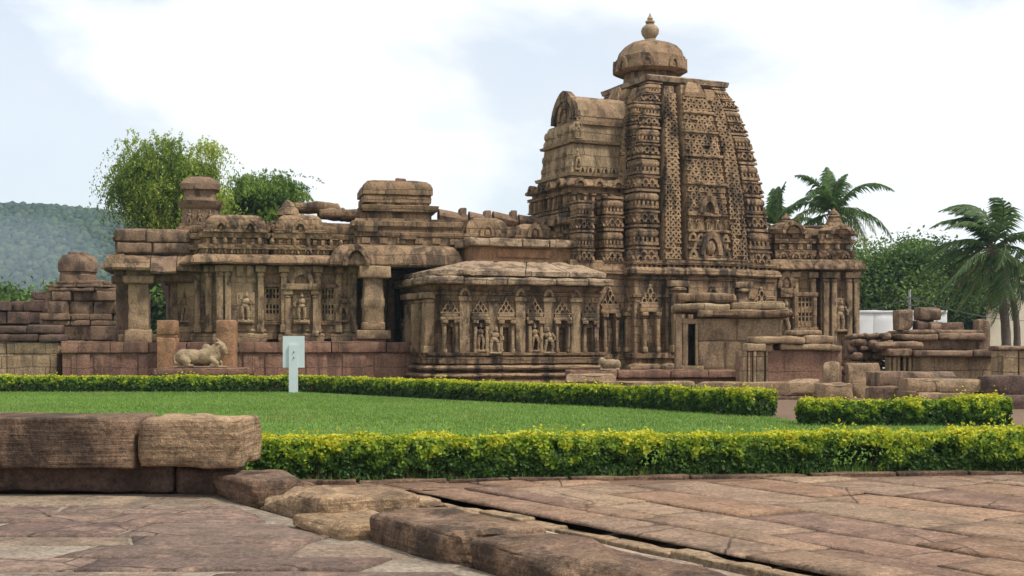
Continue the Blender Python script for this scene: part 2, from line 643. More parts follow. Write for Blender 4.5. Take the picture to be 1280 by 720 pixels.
M_LEAF = leaf_mat("leaf")


def plain(name, c, rough=.7, var=.25, scale=6.0, bump=.2):
    m, nt, b = new_mat(name)
    b.inputs["Roughness"].default_value = rough
    tc = nd(nt, "ShaderNodeTexCoord")
    n = nd(nt, "ShaderNodeTexNoise", Scale=scale, Detail=6, Roughness=.65)
    nt.links.new(tc.outputs["Object"], n.inputs["Vector"])
    c0 = tuple(x * (1 - var) for x in c)
    c1 = tuple(min(1, x * (1 + var)) for x in c)
    nt.links.new(ramp(nt, n.outputs["Fac"], .3, .7, (*c0, 1), (*c1, 1)), b.inputs["Base Color"])
    bp = nd(nt, "ShaderNodeBump", Strength=bump, Distance=.03)
    nt.links.new(n.outputs["Fac"], bp.inputs["Height"])
    nt.links.new(bp.outputs[0], b.inputs["Normal"])
    return m


M_BARK = plain("bark", (.10, .075, .055), .95, .4, 9, .6)
M_PALMBARK = plain("palm_bark", (.11, .09, .07), .95, .35, 12, .6)
M_WHITE = plain("whitewash", (.72, .74, .74), .8, .08, 1.2, .1)
M_CREAM = plain("cream_plaster", (.62, .56, .42), .8, .1, 1.2, .1)
M_SIGN = plain("grey_painted_metal", (.52, .58, .60), .45, .06, 3, .05)
M_IRON = plain("dark_iron", (.09, .09, .09), .6, .2, 9, .2)
M_GREY = plain("concrete_grey", (.33, .33, .32), .9, .2, 5, .2)
M_GLASS = plain("car_glass", (.02, .022, .025), .12, .1, 3, 0)
M_CARB = plain("car_paint", (.035, .04, .045), .3, .1, 3, 0)


# ------------------------------------------------------------------ carving vocabulary
def kapota(z0, z1, out, back=0.0, n=6):
    pr = [(z0 + .05, back), (z0, out - .06), (z0 + .05, out)]
    for k in range(1, n + 1):
        a = math.pi / 2 * k / n
        pr.append((z0 + .05 + (z1 - z0 - .05) * math.sin(a), back + (out - back) * math.cos(a) ** .85))
    return pr


def roll(z0, z1, out, base=0.0, n=5):
    return [(z0 + (z1 - z0) * k / n, base + (out - base) * math.sin(math.pi * k / n) ** .7) for k in range(n + 1)]


def band(z0, z1, off):
    return [(z0, off), (z1, off)]


def edges(poly):
    for i in range(len(poly)):
        a, b = poly[i], poly[(i + 1) % len(poly)]
        L = math.hypot(b[0] - a[0], b[1] - a[1])
        yield a, b, L


def edge_M(a, b):
    """matrix: local x along the edge, local -y outward"""
    t = math.atan2(b[1] - a[1], b[0] - a[0])
    return Matrix.Translation((a[0], a[1], 0)) @ Matrix.Rotation(t, 4, 'Z')


def dentils(mb, poly, z0, z1, off, w=.12, gap=.12, d=.12, only=None, minL=.3):
    for i, (a, b, L) in enumerate(edges(poly)):
        if L < minL or (only is not None and not only(a, b)):
            continue
        n = max(1, int(L / (w + gap)))
        M = edge_M(a, b)
        for k in range(n):
            x = (k + .5) * L / n
            j = random.uniform(-.02, .02)
            mb.box(x - w / 2, x + w / 2, -off - d + j, -off + .03, z0 + random.uniform(0, .02), z1 - random.uniform(0, .03), M)


def arches(mb, poly, z0, h, off, w=.34, gap=.06, d=.07, t=.07, only=None, minL=.35):
    for i, (a, b, L) in enumerate(edges(poly)):
        if L < minL or (only is not None and not only(a, b)):
            continue
        n = max(1, int(L / (w + gap)))
        M = edge_M(a, b)
        for k in range(n):
            x = (k + .5) * L / n
            mb.arch(x, z0, w, h, -off - d, -off + .04, t, M)
            mb.ell((x, -off - .01, z0 + h * .3), (w * .16, .05, h * .25), None, 6, 4, M)


def figure(mb, x, y, z, h, kind=0, M=None):
    """worn high-relief standing figure, back against the plane y (front towards -y)"""
    s = h
    sway = (.05, -.06, .0, .07)[kind % 4] * s
    d = .11 * s
    mb.ell((x + sway * .6, y - d, z + .90 * s), (.06 * s, .07 * s, .075 * s), None, 8, 6, M)
    mb.ell((x + sway * .6, y - d * .8, z + .98 * s), (.05 * s, .05 * s, .07 * s), None, 8, 5, M)
    mb.ell((x + sway * .3, y - d * .8, z + .70 * s), (.125 * s, .085 * s, .13 * s), None, 8, 6, M)
    mb.ell((x - sway * .4, y - d * .8, z + .53 * s), (.115 * s, .085 * s, .11 * s), None, 8, 6, M)
    for sg in (-1, 1):
        kx = x - sway * .4 + sg * .075 * s
        fx = x + sg * (.07 + .05 * (kind % 2)) * s
        mb.tube([(kx, y - d * .8, z + .5 * s), ((kx + fx) / 2 + sg * .03 * s, y - d * 1.1, z + .28 * s), (fx, y - d * .8, z + .03 * s)], [.07 * s, .055 * s, .035 * s], 7, M)
        mb.ell((fx + sg * .02 * s, y - d * 1.1, z + .03 * s), (.045 * s, .07 * s, .03 * s), None, 6, 4, M)
        up = (kind + (sg > 0)) % 3 == 0
        sh = Vector((x + sway * .4 + sg * .13 * s, y - d * .8, z + .78 * s))
        el = sh + Vector((sg * .10 * s, -d * .2, (.02 if up else -.17) * s))
        ha = el + Vector((-sg * .02 * s, -d * .4, (.16 if up else -.12) * s))
        mb.tube([sh, el, ha], [.045 * s, .036 * s, .03 * s], 6, M)
    mb.block(x - .2 * s, x + .2 * s, y - .2 * s, y + .02, z - .07 * s, z + .01 * s, .02, .01, M=M)


def pilaster(mb, x, y, z0, z1, w=.2, d=.14, M=None, cap=True):
    hb = min(.28, (z1 - z0) * .12)
    mb.block(x - w * .62, x + w * .62, y - d * 1.2, y + .02, z0, z0 + hb, .015, .01, .3, M=M)
    mb.block(x - w / 2, x + w / 2, y - d, y + .02, z0 + hb * .9, z1 - hb * 1.5, .018, .008, .35, M=M)
    if cap:
        mb.lathe(x, y - d * .35, [(z1 - hb * 1.55, w * .42), (z1 - hb * 1.3, w * .62), (z1 - hb * 1.05, w * .62), (z1 - hb * .9, w * .45)], 12, M=M, sq=3)
        mb.block(x - w * .85, x + w * .85, y - d * 1.3, y + .02, z1 - hb * .85, z1, .015, .008, .3, M=M)


def pediment(mb, x, y, z, w, h, d=.1, M=None):
    """stepped triangular gavaksha pediment: rows of little arches over a sill"""
    mb.block(x - w * .56, x + w * .56, y - d * 1.25, y + .02, z, z + h * .12, .012, .006, .3, M=M)
    rows = 3
    rh = h * .8 / rows
    for r in range(rows):
        n = rows - r
        for k in range(n):
            ww = w * .95 / rows
            cx = x + (k - (n - 1) / 2) * ww
            mb.arch(cx, z + h * .12 + r * rh, ww * .98, rh * .98, y - d, y + .03, ww * .2, M, 7)
    mb.ell((x, y - d * .6, z + h * .98), (w * .09, d * .6, h * .1), None, 7, 5, M)


def niche(mb, x, y, z0, z1, w, fig=None, M=None):
    """two slim pilasters, lintel, pediment over a shadowed slot"""
    H = z1 - z0
    zp = z0 + H * .58
    for sg in (-1, 1):
        pilaster(mb, x + sg * w * .32, y, z0, zp, w * .17, .2, M)
    mb.block(x - w * .52, x + w * .52, y - .17, y + .02, zp, zp + H * .06, .015, .008, .3, M=M)
    mb.block(x - w * .44, x + w * .44, y - .12, y + .02, zp + H * .06, zp + H * .11, .015, .008, .3, M=M)
    pediment(mb, x, y, zp + H * .11, w * .9, H * .27, .09, M)
    if fig is not None:
        figure(mb, x, y - .02, z0 + H * .05, H * .46, fig, M)


def lattice_window(name, parent, x, y, z0, z1, w, mat=None):
    """pierced stone screen set in a framed opening; bars stand free in front of the dark recess"""
    mb = MB()
    h = z1 - z0
    nx, nz_ = 4, max(5, int(h / .17))
    t = .045
    for i in range(nx + 1):
        xx = x - w / 2 + w * i / nx
        mb.box(xx - t / 2, xx + t / 2, y, y + .07, z0, z1)
    for j in range(nz_ + 1):
        zz = z0 + h * j / nz_
        mb.box(x - w / 2, x + w / 2, y + .012, y + .058, zz - t / 2, zz + t / 2)
    for i in range(nx):
        for j in range(nz_):
            if (i * 3 + j * 2) % 3 == 0:
                xx, zz = x - w / 2 + w * (i + .5) / nx, z0 + h * (j + .5) / nz_
                mb.box(xx - w / nx * .5, xx + w / nx * .5, y + .018, y + .05, zz - h / nz_ * .5, zz + h / nz_ * .5)
    o = mb.build(name, mat or M_CARVE, parent)
    fr = MB()
    for sg in (-1, 1):
        fr.block(x + sg * (w / 2 + .08) - .08, x + sg * (w / 2 + .08) + .08, y - .06, y + .25, z0 - .05, z1 + .05, .015, .008)
    fr.block(x - w / 2 - .2, x + w / 2 + .2, y - .08, y + .25, z1 + .04, z1 + .2, .015, .008)
    fr.block(x - w / 2 - .2, x + w / 2 + .2, y - .08, y + .25, z0 - .2, z0 - .04, .015, .008)
    fr.build("frame", M_STONE, o if o.parent is None or o.parent.parent is None else parent)
    return o


def ribbed_cushion(mb, uc, vc, hw, z0, z1, ribs=10):
    """squarish amalaka with vertical ribs"""
    rs = []
    n = ribs * 4
    for k in range(6):
        f = k / 5
        sc = .84 + .16 * math.sin(math.pi * f) ** .6
        ring = []
        for i in range(n * 1):
            a = 2 * math.pi * i / n
            ca, sa = math.cos(a), math.sin(a)
            q = (abs(ca) ** 5 + abs(sa) ** 5) ** (-.2)
            rr = hw * sc * q * (1 + .03 * math.cos(math.pi * i))
            ring.append((uc + rr * ca, vc + rr * sa, z0 + (z1 - z0) * f))
        rs.append(ring)
    mb.rings(rs)


def sq(uc, vc, hw, c=.12):
    h, k = hw, hw * (1 - c)
    return [(uc - k, vc - h), (uc + k, vc - h), (uc + h, vc - k), (uc + h, vc + k), (uc + k, vc + h), (uc - k, vc + h), (uc - h, vc + k), (uc - h, vc - k)]


def karna_stack(mb, uc, vc, hw, z0, z1, storeys=1):
    """corner pier: lattice block, slabs, neck and ribbed cushion, repeated"""
    H = (z1 - z0) / storeys
    for s_ in range(storeys):
        a = z0 + H * s_
        P = lambda f: a + H * f
        mb.loft(sq(uc, vc, hw), [(P(0), -.13 * hw), (P(.02), -.05), (P(.30), -.05), (P(.31), .02), (P(.36), .03), (P(.37), -.1), (P(.42), -.12),
                                 (P(.42), -.02), (P(.50), -.01), (P(.51), -.14), (P(.62), -.14), (P(.62), -.05)], .4, .012, .03)
        ribbed_cushion(mb, uc, vc, hw * 1.02, P(.62), P(.87))
        mb.loft(sq(uc, vc, hw), [(P(.87), -.14), (P(.9), -.14), (P(.9), .0), (P(.97), .0), (P(.98), -.12), (P(1.0), -.14)], .4, .012, .03)
        # arches on the block and little balusters on the neck
        for k in range(4):
            M = Matrix.Translation((uc, vc, 0)) @ Matrix.Rotation(k * math.pi / 2, 4, 'Z')
            for row in range(2):
                n = 3 - row
                for i in range(n):
                    w = hw * 1.7 / 3
                    mb.arch((i - (n - 1) / 2) * w, P(.03 + .13 * row), w * .96, H * .12, -hw - .03, -hw + .1, w * .22, M, 6)
            for i in range(5):
                x = (i - 2) * hw * .36
                mb.box(x - hw * .09, x + hw * .09, -hw + .02, -hw + .2, P(.51), P(.62), M)


def lattice(mb, uc, hw, vf, z0, z1, tw=.33, th=.27, d=.14, M=None, gap=None):
    """fish-scale mesh of horseshoe arches; hw(z) half width, vf(z) face position"""
    z, row = z0, 0
    Mx = M
    while z < z1 - th * .6:
        h = hw(z + th / 2)
        n = max(2, int(round(2 * h / tw)))
        w = 2 * h / n
        m = n if row % 2 == 0 else n - 1
        mb.box(uc - h, uc + h, vf(z) - .01, vf(z) + d, z - .035, z + .02, M)
        for k in range(m):
            x = uc + (k - (m - 1) / 2) * w
            j = random.uniform(-.012, .012)
            if random.random() < .05:
                continue
            hh = th * random.uniform(.84, .98)
            if noise.noise(Vector((x * .8 + 7, z * .75, uc + (0 if M is None else M[0][0] * 3)))) > .22 and random.random() < .55:
                mb.block(x - w * .5, x + w * .5, vf(z) - .01, vf(z) + d, z, z + th * random.uniform(.6, 1), .02, .02, M=M)   # weathered solid
                continue
            mb.arch(x + j, z - .02, w * 1.02, hh, vf(z + th / 2) - random.uniform(0, .03), vf(z) + d, w * random.uniform(.23, .32), M, 7)
        z += th
        row += 1


# ------------------------------------------------------------------ main temple
H = Frame(287, 46.5, 12)
T = Frame(793, 48.0, 24)
temple = thing("stone_temple", "big brown sandstone temple, tall curved tower right and long carved hall left", "temple",
               (H.ox, H.oy, 0), H.t)


def to_frame(o, fr):
    dx, dy = fr.ox - H.ox, fr.oy - H.oy
    o.location = (dx * H.c + dy * H.s, -dx * H.s + dy * H.c, 0)
    o.rotation_euler = (0, 0, fr.t - H.t)
    return o


hz = lambda py: H.z(py, 0, 0)          # height from photo row at the left bays
# --- plinth the hall stands on
pv = -.75
u_l, u_r = H.u(78, pv), H.u(519, pv)
zt = H.zp(427, 300, pv)
mb = MB()
pl = [(u_l, pv), (u_r, pv), (u_r, 8), (u_l, 8)]
mb.loft(pl, [(-.1, .06), (.12, .05), (.14, 0), (zt - .40, 0)], .5, .012, .02)
pl_o = mb.build("plinth", M_RED, temple)
mb = MB()
u = u_l - .05
while u < u_r - .2:
    L = min(random.uniform(1.2, 2.6), u_r + .04 - u)
    mb.block(u + .006, u + L - .006, pv - .10 - random.uniform(0, .04), pv + 1.6, zt - .40, zt - .005 + random.uniform(-.02, .02), .03, .012, .4)
    u += L
mb.build("coping", M_RED, pl_o)
u = u_l + .3                               # carved panels on the plinth
while u < u_r - .6:
    w = random.uniform(.5, 1.3)
    mb = MB()
    mb.block(u, u + w, pv - .05, pv + .05, .16, zt - .44, .02, .01, .3)
    mb.build("wall_panel", M_RED, pl_o)
    u += w + random.uniform(.05, .9)

# --- hall body
U = H.u
front = [(U(222, 1.7), 1.7), (U(243, 1.25), 1.25), (U(243, 1.25), .85), (U(257, .85), .85), (U(257, .85), .45), (U(270, .45), .45), (U(270, .45), 0), (U(330, 0), 0),
         (U(330, 0), .8), (U(350, .8) + .02, .8), (U(352, 0), 0), (U(401, 0), 0), (U(401, 0), .8), (U(418, .8), .8), (U(418, .15), .15),
         (U(446, .15), .15), (U(446, .15), 1.9), (U(486, 1.9), 1.9), (U(486, 1.9), 4.2), (U(514, 4.2), 4.2), (U(516, 1.9), 1.9), (U(560, 1.9), 1.9), (U(560, 1.9), .1), (U(760, .1), .1), (U(760, .1), 8), (U(222, 1.7), 8)]
zb, ze = hz(424), hz(331)
mb = MB()
mb.loft(front, [(zt - .2, .0), (zb, .12), (hz(418), .12), (hz(416), .02), (hz(413), .09), (hz(411), 0), (ze, 0)], .3, .012, .02)
hall = mb.build("hall_wall", M_HALL, temple)
# solid lintel and sill courses that leave window openings in the two slots
for (pa, pb) in ((330, 351), (401, 418)):
    ua, ub = U(pa, .1), U(pb, .1)
    mb = MB()
    mb.block(ua - .03, ub + .03, .14, .85, hz(359), ze - .02, .02, .01)
    mb.build("window_lintel", M_STONE, hall)
    mb = MB()
    mb.block(ua - .03, ub + .03, .14, .85, zb, hz(400), .02, .01)
    mb.build("window_sill", M_STONE, hall)
for (pa, pb) in ((332, 349), (402, 417)):
    ua, ub = U(pa, .2), U(pb, .2)
    lattice_window("lattice_window", hall, (ua + ub) / 2, .10, hz(399), hz(360), ub - ua, M_PILA)
# pilasters & carving on the hall wall
for px, v in ((247, .87), (261, .46), (275, .01), (285, 0), (326, 0), (355, 0), (397, 0), (423, .15), (442, .15)):
    mb = MB()
    pilaster(mb, U(px, v), v, zb + .25, ze - .02, .22, .13)
    mb.build("pilaster", M_PILA, hall)
for px in (300, 313, 372, 385):
    mb = MB()
    mb.block(U(px) - .13, U(px) + .13, -.1, .02, hz(346), ze - .03, .02, .01)
    mb.build("bracket", M_PILA, hall)
mb = MB()
uc = U(377)
mb.block(uc - .75, uc + .75, -.28, .02, hz(362), hz(354), .02, .012)
for sg in (-1, 1):
    pilaster(mb, uc + sg * .5, -.02, hz(420), hz(362), .2, .16)
mb.arch(uc, hz(354), .9, .5, -.2, .02, .16)
mb.build("niche_canopy", M_PILA, hall)
for px, k in ((307, 0), (377, 2)):
    mb = MB()
    uc = U(px)
    mb.block(uc - .33, uc + .33, -.04, .02, hz(402), hz(365), .03, .012)
    mb.block(uc - .30, uc + .30, -.22, .02, hz(405), hz(400), .03, .012)
    FX = Matrix.Translation((uc, 0, 0)) @ Matrix.Diagonal((1.12, 1.3, 1, 1)) @ Matrix.Translation((-uc, 0, 0))
    figure(mb, uc, -.02, hz(401), hz(366) - hz(401), k, FX)
    mb.build("relief_figure", M_PALE, hall, label="pale carved figure in relief")
for px, v, k in ((232, 1.62, 1), (252, 1.0, 0), (430, .15, 3)):
    mb = MB()
    figure(mb, U(px, v), v - .02, hz(400), hz(365) - hz(400), k)
    mb.build("relief_figure", M_STONE, hall)
# floor of the hall porch and entry
# --- eave, frieze, parapet over the whole front
fr2 = [(U(225, 1.5), 1.5), (U(243, 1.2), 1.2), (U(243, 1.2), .8), (U(255, .8), .8), (U(255, .8), 0), (U(333, 0), 0), (U(333, 0), .4), (U(345, .4), .4), (U(345, 0), 0), (U(409, 0), 0),
       (U(409, 0), .35), (U(760, .35), .35), (U(760, .35), 8), (U(225, 1.5), 8)]
mb = MB()
mb.loft(fr2, kapota(hz(331), hz(317.5), .5, .0), .3, .02, .06)
ev = mb.build("eave", M_STONE, temple)
mb = MB()
mb.loft(fr2, [(hz(317.5), .06), (hz(312), .08), (hz(311), .18), (hz(306), .2), (hz(305), .02), (hz(298), .02), (hz(297), .14), (hz(291), .18), (hz(290), .0)], .3, .018, .05)
front_only = lambda a, b: b[0] - a[0] > abs(b[1] - a[1]) or (b[1] < a[1] and abs(b[0] - a[0]) < .1)
dentils(mb, fr2, hz(305), hz(298), .0, .13, .15, .1, front_only)
arches(mb, fr2, hz(317), .24, .06, .3, .08, .08, .06, front_only)
u = U(257)
while u < U(560):
    if random.random() < .75:
        v = 0 if u < U(409) else .35
        mb.ell((u, v - .12, hz(302)), (.09, .1, .16), None, 7, 5)
    u += random.uniform(.28, .5)
mb.build("frieze", M_CARVE, temple)
mb = MB()
mb.loft([(a, b + .15) for a, b in fr2], [(hz(290), .0), (hz(289), .12), (hz(285), .16), (hz(280), .12), (hz(279), .02), (hz(275), .02)], .3, .02, .06)
mb.build("parapet", M_STONE, temple)
# rounded roof pavilions along the parapet


def barrel(mb, ua, ub, va, vb, z0, z1, amp=.015, flare=.1):
    """wagon-vault roof block along u with rounded ends"""
    pl_ = [(ua, va), (ub, va), (ub, vb), (ua, vb)]
    h = z1 - z0
    d = min(.42 * (vb - va), h * .75)
    pr = [(z0, -.05), (z0 + .02, flare), (z0 + h * .16, flare), (z0 + h * .2, .02)]
    for k in range(1, 7):
        a = math.pi / 2 * k / 6
        pr.append((z0 + h * .2 + h * .8 * math.sin(a), .05 - d * (1 - math.cos(a)) ** 1.2))
    mb.loft(pl_, pr, .25, amp, .05)


mb = MB()
barrel(mb, U(258), U(331), -.12, 1.5, hz(291), hz(267.5))
arches(mb, [(U(258), -.12), (U(331), -.12), (U(331), 1.5), (U(258), 1.5)], hz(290), .4, .08, .5, .3, .1, .1, front_only)
mb.build("roof_pavilion", M_CARVE, temple)
mb = MB()
barrel(mb, U(346), U(404), -.1, 1.4, hz(291), hz(265))
arches(mb, [(U(346), -.1), (U(404), -.1), (U(404), 1.5), (U(346), 1.5)], hz(290), .45, .08, .6, .4, .1, .12, front_only)
mb.build("roof_pavilion", M_CARVE, temple)
for pa, pb in ((584, 634), (646, 690)):
    mb = MB()
    barrel(mb, U(pa, .2), U(pb, .2), .2, 1.6, H.zp(297, 620, .2), H.zp(271 if pa < 600 else 278, 620, .2))
    uc = U((pa + pb) / 2, .2)
    z0 = H.zp(296, 620, .2)
    mb.arch(uc, z0, .62, .5, .02, .25, .15)
    mb.ell((uc, .12, z0 + .16), (.14, .09, .2), None, 8, 5)
    mb.build("roof_pavilion", M_STONE, temple)
mb = MB()
mb.block(U(545, .2), U(705, .2), .1, 3, H.zp(303, 620, .2), H.zp(297, 620, .2), .03, .02)
mb.block(U(545, .2), U(705, .2), .25, 3, H.zp(300, 620, .2), H.zp(286, 620, .2), .03, .02)
for k in range(9):
    ua = U(548 + k * 17, .2)
    mb.block(ua, ua + .3, .12, .4, H.zp(296, 620, .2), H.zp(287, 620, .2), .03, .015)
mb.build("parapet", M_STONE, temple)
# broken finial and loose-looking roof slabs (bedded on the roof)
mb = MB()
uc = U(360, .6)
mb.lathe(uc, .6, [(hz(266), .42), (hz(258), .36), (hz(256), .28), (hz(250), .2), (hz(246), .05)], 12, amp=.05, sq=2.6)
mb.build("broken_finial", M_STONE, temple)
for pa, pb, ya, yb, m in ((366, 426, 264, 252, M_STONE), (398, 432, 272, 259, M_RUIN), (425, 462, 274, 262, M_STONE)):
    mb = MB()
    mb.block(U(pa, 1), U(pb, 1), .8, 2.2, H.zp(ya, pa, 1), H.zp(yb, pa, 1), .1, .06)
    mb.build("roof_slab", m, temple)
for pa, pb, yt, yb in ((548, 583, 261, 279), (586, 614, 264, 280), (616, 646, 264, 280), (648, 688, 268, 283)):
    mb = MB()
    ua, ub = U(pa, 1.6), U(pb, 1.6)
    zc = (H.zp(yt, pa, 1.6) + H.zp(yb, pa, 1.6)) / 2
    r = (H.zp(yt, pa, 1.6) - H.zp(yb, pa, 1.6)) / 2
    rs = []
    for k in range(7):
        x = ua + (ub - ua) * k / 6
        rs.append([(x, 1.6 + r * 1.3 * math.sin(a), zc + r * math.cos(a) * (1 + .1 * nz((x, a, 1), 2)) - .03 * k) for a in [2 * math.pi * i / 12 for i in range(12)]])
    mb.rings(rs)
    mb.block(ub - .3, ub - .05, 1.6 - r * 1.2, 1.6 + r, zc - r, zc + r * 1.12, .04, .02)
    mb.build("roof_ridge_stone", M_RUIN, temple)

# --- central porch: big drooping eave, pillar, roof steps
Y0 = .2
pe = [(U(432, -.2), -.2), (U(556, -.2), -.2), (U(556, -.2), 3), (U(432, -.2), 3)]
mb = MB()
z0, z1 = H.zp(333, 480, -.9), H.zp(305, 480, -.5)
pr = [(z0 + .3, -.3), (z0 + .12, .38), (z0, .55), (z0 + .07, .62)]
for k in range(1, 8):
    a = math.pi / 2 * k / 7
    pr.append((z0 + .07 + (z1 - z0 - .07) * math.sin(a), .62 * math.cos(a) ** .8 - .1 * (k / 7)))
mb.loft(pe, pr, .3, .015, .04)
po = mb.build("porch_roof", M_STONE, temple)
mb = MB()
uc = U(441, -.75)
mb.arch(uc + .12, z0 + .02, 1.0, .72, -.92, -.5, .16)
mb.ell((uc + .12, -.7, z0 + .3), (.2, .1, .26), None, 8, 6)
mb.build("porch_gable", M_CARVE, po)
mb = MB()
hp = lambda py: H.zp(py, 500, 0)
mb.loft([(U(446), 0), (U(578), 0), (U(578), 3), (U(446), 3)], [(hp(306), .0), (hp(297), .0), (hp(296), .08), (hp(291), .1), (hp(290), -.05), (hp(287), -.05)], .3, .02, .05)
dentils(mb, [(U(446), 0), (U(578), 0), (U(578), 3), (U(446), 3)], hp(305), hp(297), .0, .3, .3, .08, front_only)
mb.loft([(U(444), .1), (U(576), .1), (U(576), 3), (U(444), 3)], [(hp(287), 0), (hp(283), .12), (hp(277), .12), (hp(276), 0), (hp(273), 0)], .3, .02, .05)
for pa, pb, ya, yb in ((446, 472, 291, 276), (500, 520, 300, 291)):
    mb.block(U(pa), U(pb), -.14, .4, hp(ya), hp(yb), .03, .02)
mb.build("roof_courses", M_STONE, temple)
mb = MB()
hq = lambda py: H.zp(py, 495, .8)
mb.loft([(U(462, .8), .8), (U(536, .8), .8), (U(536, .8), 3), (U(462, .8), 3)], [(hq(274), .1), (hq(268), .1), (hq(266), .05), (hq(265), .3), (hq(258), .36), (hq(256), .0), (hq(253), .02)], .3, .02, .05)
pav = mb.build("roof_pavilion", M_STONE, temple)
mb = MB()
u = U(456, .8)
ub = U(538, .8)
mb.loft([(u, .8), (ub, .8), (ub, 2.8), (u, 2.8)], [(hq(254), -.05), (hq(253), .06), (hq(246), .06), (hq(244), .0), (hq(243), .1), (hq(235), .1), (hq(230), .02), (hq(226), -.12), (hq(224), -.4)], .3, .025, .06)
mb.block(U(494, 1.4), U(508, 1.4), 1.3, 1.8, hq(226), hq(220), .06, .03)
mb.build("capstone", M_STONE, pav)
mb = MB()
hx = lambda py: H.zp(py, 466, -.35)
uc, v = U(466, -.35), -.35
mb.block(uc - .62, uc + .62, v - .5, v + .5, hx(424), hx(413), .03, .02)
mb.block(uc - .42, uc + .42, v - .4, v + .4, hx(413), hx(403), .05, .02)
mb.lathe(uc, v, [(hx(404), .40), (hx(385), .39), (hx(383), .42), (hx(374), .42), (hx(372), .38), (hx(348), .36)], 16, amp=.02, sq=4)
mb.block(uc - .55, uc + .62, v - .5, v + .5, hx(348), hx(333), .05, .02)
mb.block(uc - .35, uc + 2.4, v - .3, v + .5, hx(333) - .02, hx(325), .03, .015)
mb.build("porch_pillar", M_RUINP, temple)
mb = MB()                                   # bench slab by the pillar, door jambs
mb.block(U(440, -.4), U(482, -.4), -.7, .6, hx(430), hx(421), .03, .02)
for px in (488, 512):
    mb.block(U(px, 1.85) - .14, U(px, 1.85) + .14, 1.65, 1.95, zt, ze - .4, .02, .01)
mb.block(U(486, 1.85), U(514, 1.85), 1.65, 1.95, ze - .42, ze - .05, .02, .01)
mb.build("doorway", M_RED, temple)

# --- open corner porch on the left
hl = lambda py: H.zp(py, 180, 1.2)
ul = lambda px, v=1.2: U(px, v)
mb = MB()
pp = [(ul(146), 1.2), (ul(252), 1.2), (ul(252), 5.2), (ul(146), 5.2)]
mb.loft(pp, [(hl(319), .0), (hl(318), .06), (hl(303), .06), (hl(302), .12), (hl(297), .16), (hl(296), .06), (hl(288), .08), (hl(286), .0)], .3, .025, .07)
for pa, pb, ya, yb in ((144, 182, 302, 288), (184, 238, 303, 289), (147, 190, 317, 304), (192, 240, 317, 304)):
    mb.block(ul(pa), ul(pb), .98, 1.6, hl(ya), hl(yb), .05, .03)
lp = mb.build("corner_porch_roof", M_RUIN, temple)
for pa, pb, droop, m in ((133, 188, 0, M_STONE), (189, 221, 4, M_RUIN), (222, 250, 1, M_STONE)):
    mb = MB()
    rs = []
    ua, ub = ul(pa, .9), ul(pb, .9)
    for k in range(9):
        x = ua + (ub - ua) * k / 8
        e = .05 * nz((x, 2, 7), 2.1)
        ring = []
        sec = [(1.6, 319), (1.3, 318), (.95, 321), (.6, 328 + droop * .6), (.42, 336 + droop), (.46, 339 + droop), (.62, 338 + droop), (.9, 331 + droop * .5), (1.6, 329)]
        for (v, py) in sec:
            ring.append((x, v + e, hl(py) + .04 * nz((x, v, py), 1.9)))
        rs.append(ring)
    mb.rings(rs)
    mb.build("broken_eave", m, lp)
mb = MB()
rs = []
for k in range(9):                           # return of the eave on the left side
    v = .5 + 4.4 * k / 8
    e = .05 * nz((3, v, 7), 2.1)
    ux = ul(146)
    rs.append([(ux + .3 + e, v, hl(319)), (ux - .1 + e, v, hl(321)), (ux - .42 + e, v, hl(330)), (ux - .52 + e, v, hl(337)), (ux - .4 + e, v, hl(338)), (ux + .3 + e, v, hl(330))])
mb.rings([list(r) for r in rs])
mb.build("broken_eave", M_RUIN, lp)
mb = MB()
mb.block(ul(152), ul(262), 1.1, 1.7, hl(352), hl(339), .05, .03)
mb.block(ul(158), ul(190), 1.0, 1.8, hl(340), hl(329), .05, .03)
mb.block(ul(152), ul(164), 1.5, 5, hl(352), hl(337), .05, .03)
mb.block(ul(200), ul(262), 4.2, 4.9, hl(352), hl(330), .05, .03)
mb.block(ul(218), ul(250), 2.2, 5, hl(345), hl(329), .05, .03)
mb.build("beam", M_RUIN, lp)
for px, v, w, kind in ((174, 1.25, .36, 0), (156, 2.4, .30, 1), (219, 4.2, .25, 1), (222, 2.1, .28, 1)):
    mb = MB()
    f = (H.Y(ul(px, v), v)) / H.Y(ul(174, 1.2), 1.2)
    uc = U(px, v)
    zz = lambda py: H.zp(py, px, v)
    mb.block(uc - w * 1.35, uc + w * 1.35, v - w * 1.3, v + w * 1.3, zt - .05, zz(412), .04, .03)
    mb.block(uc - w, uc + w, v - w, v + w, zz(413), zz(354), .04, .025)
    mb.block(uc - w * 1.5, uc + w * 1.5, v - w * 1.4, v + w * 1.4, zz(355), zz(345), .07, .03)
    mb.block(uc - w * 1.2, uc + w * 1.2, v - w * 1.1, v + w * 1.1, zz(346), hl(330), .05, .03)
    mb.build("porch_pillar", M_RUINP if kind == 0 else M_RUIN, temple)
mb = MB()
mb.block(U(212, 1.5), U(250, 1.5), .9, 2.2, zt - .02, hl(408), .04, .03)
mb.block(U(148, 1.4), U(212, 1.4), .9, 5.0, zt - .02, hl(418), .04, .03)
mb.build("porch_bench", M_STONE, temple)
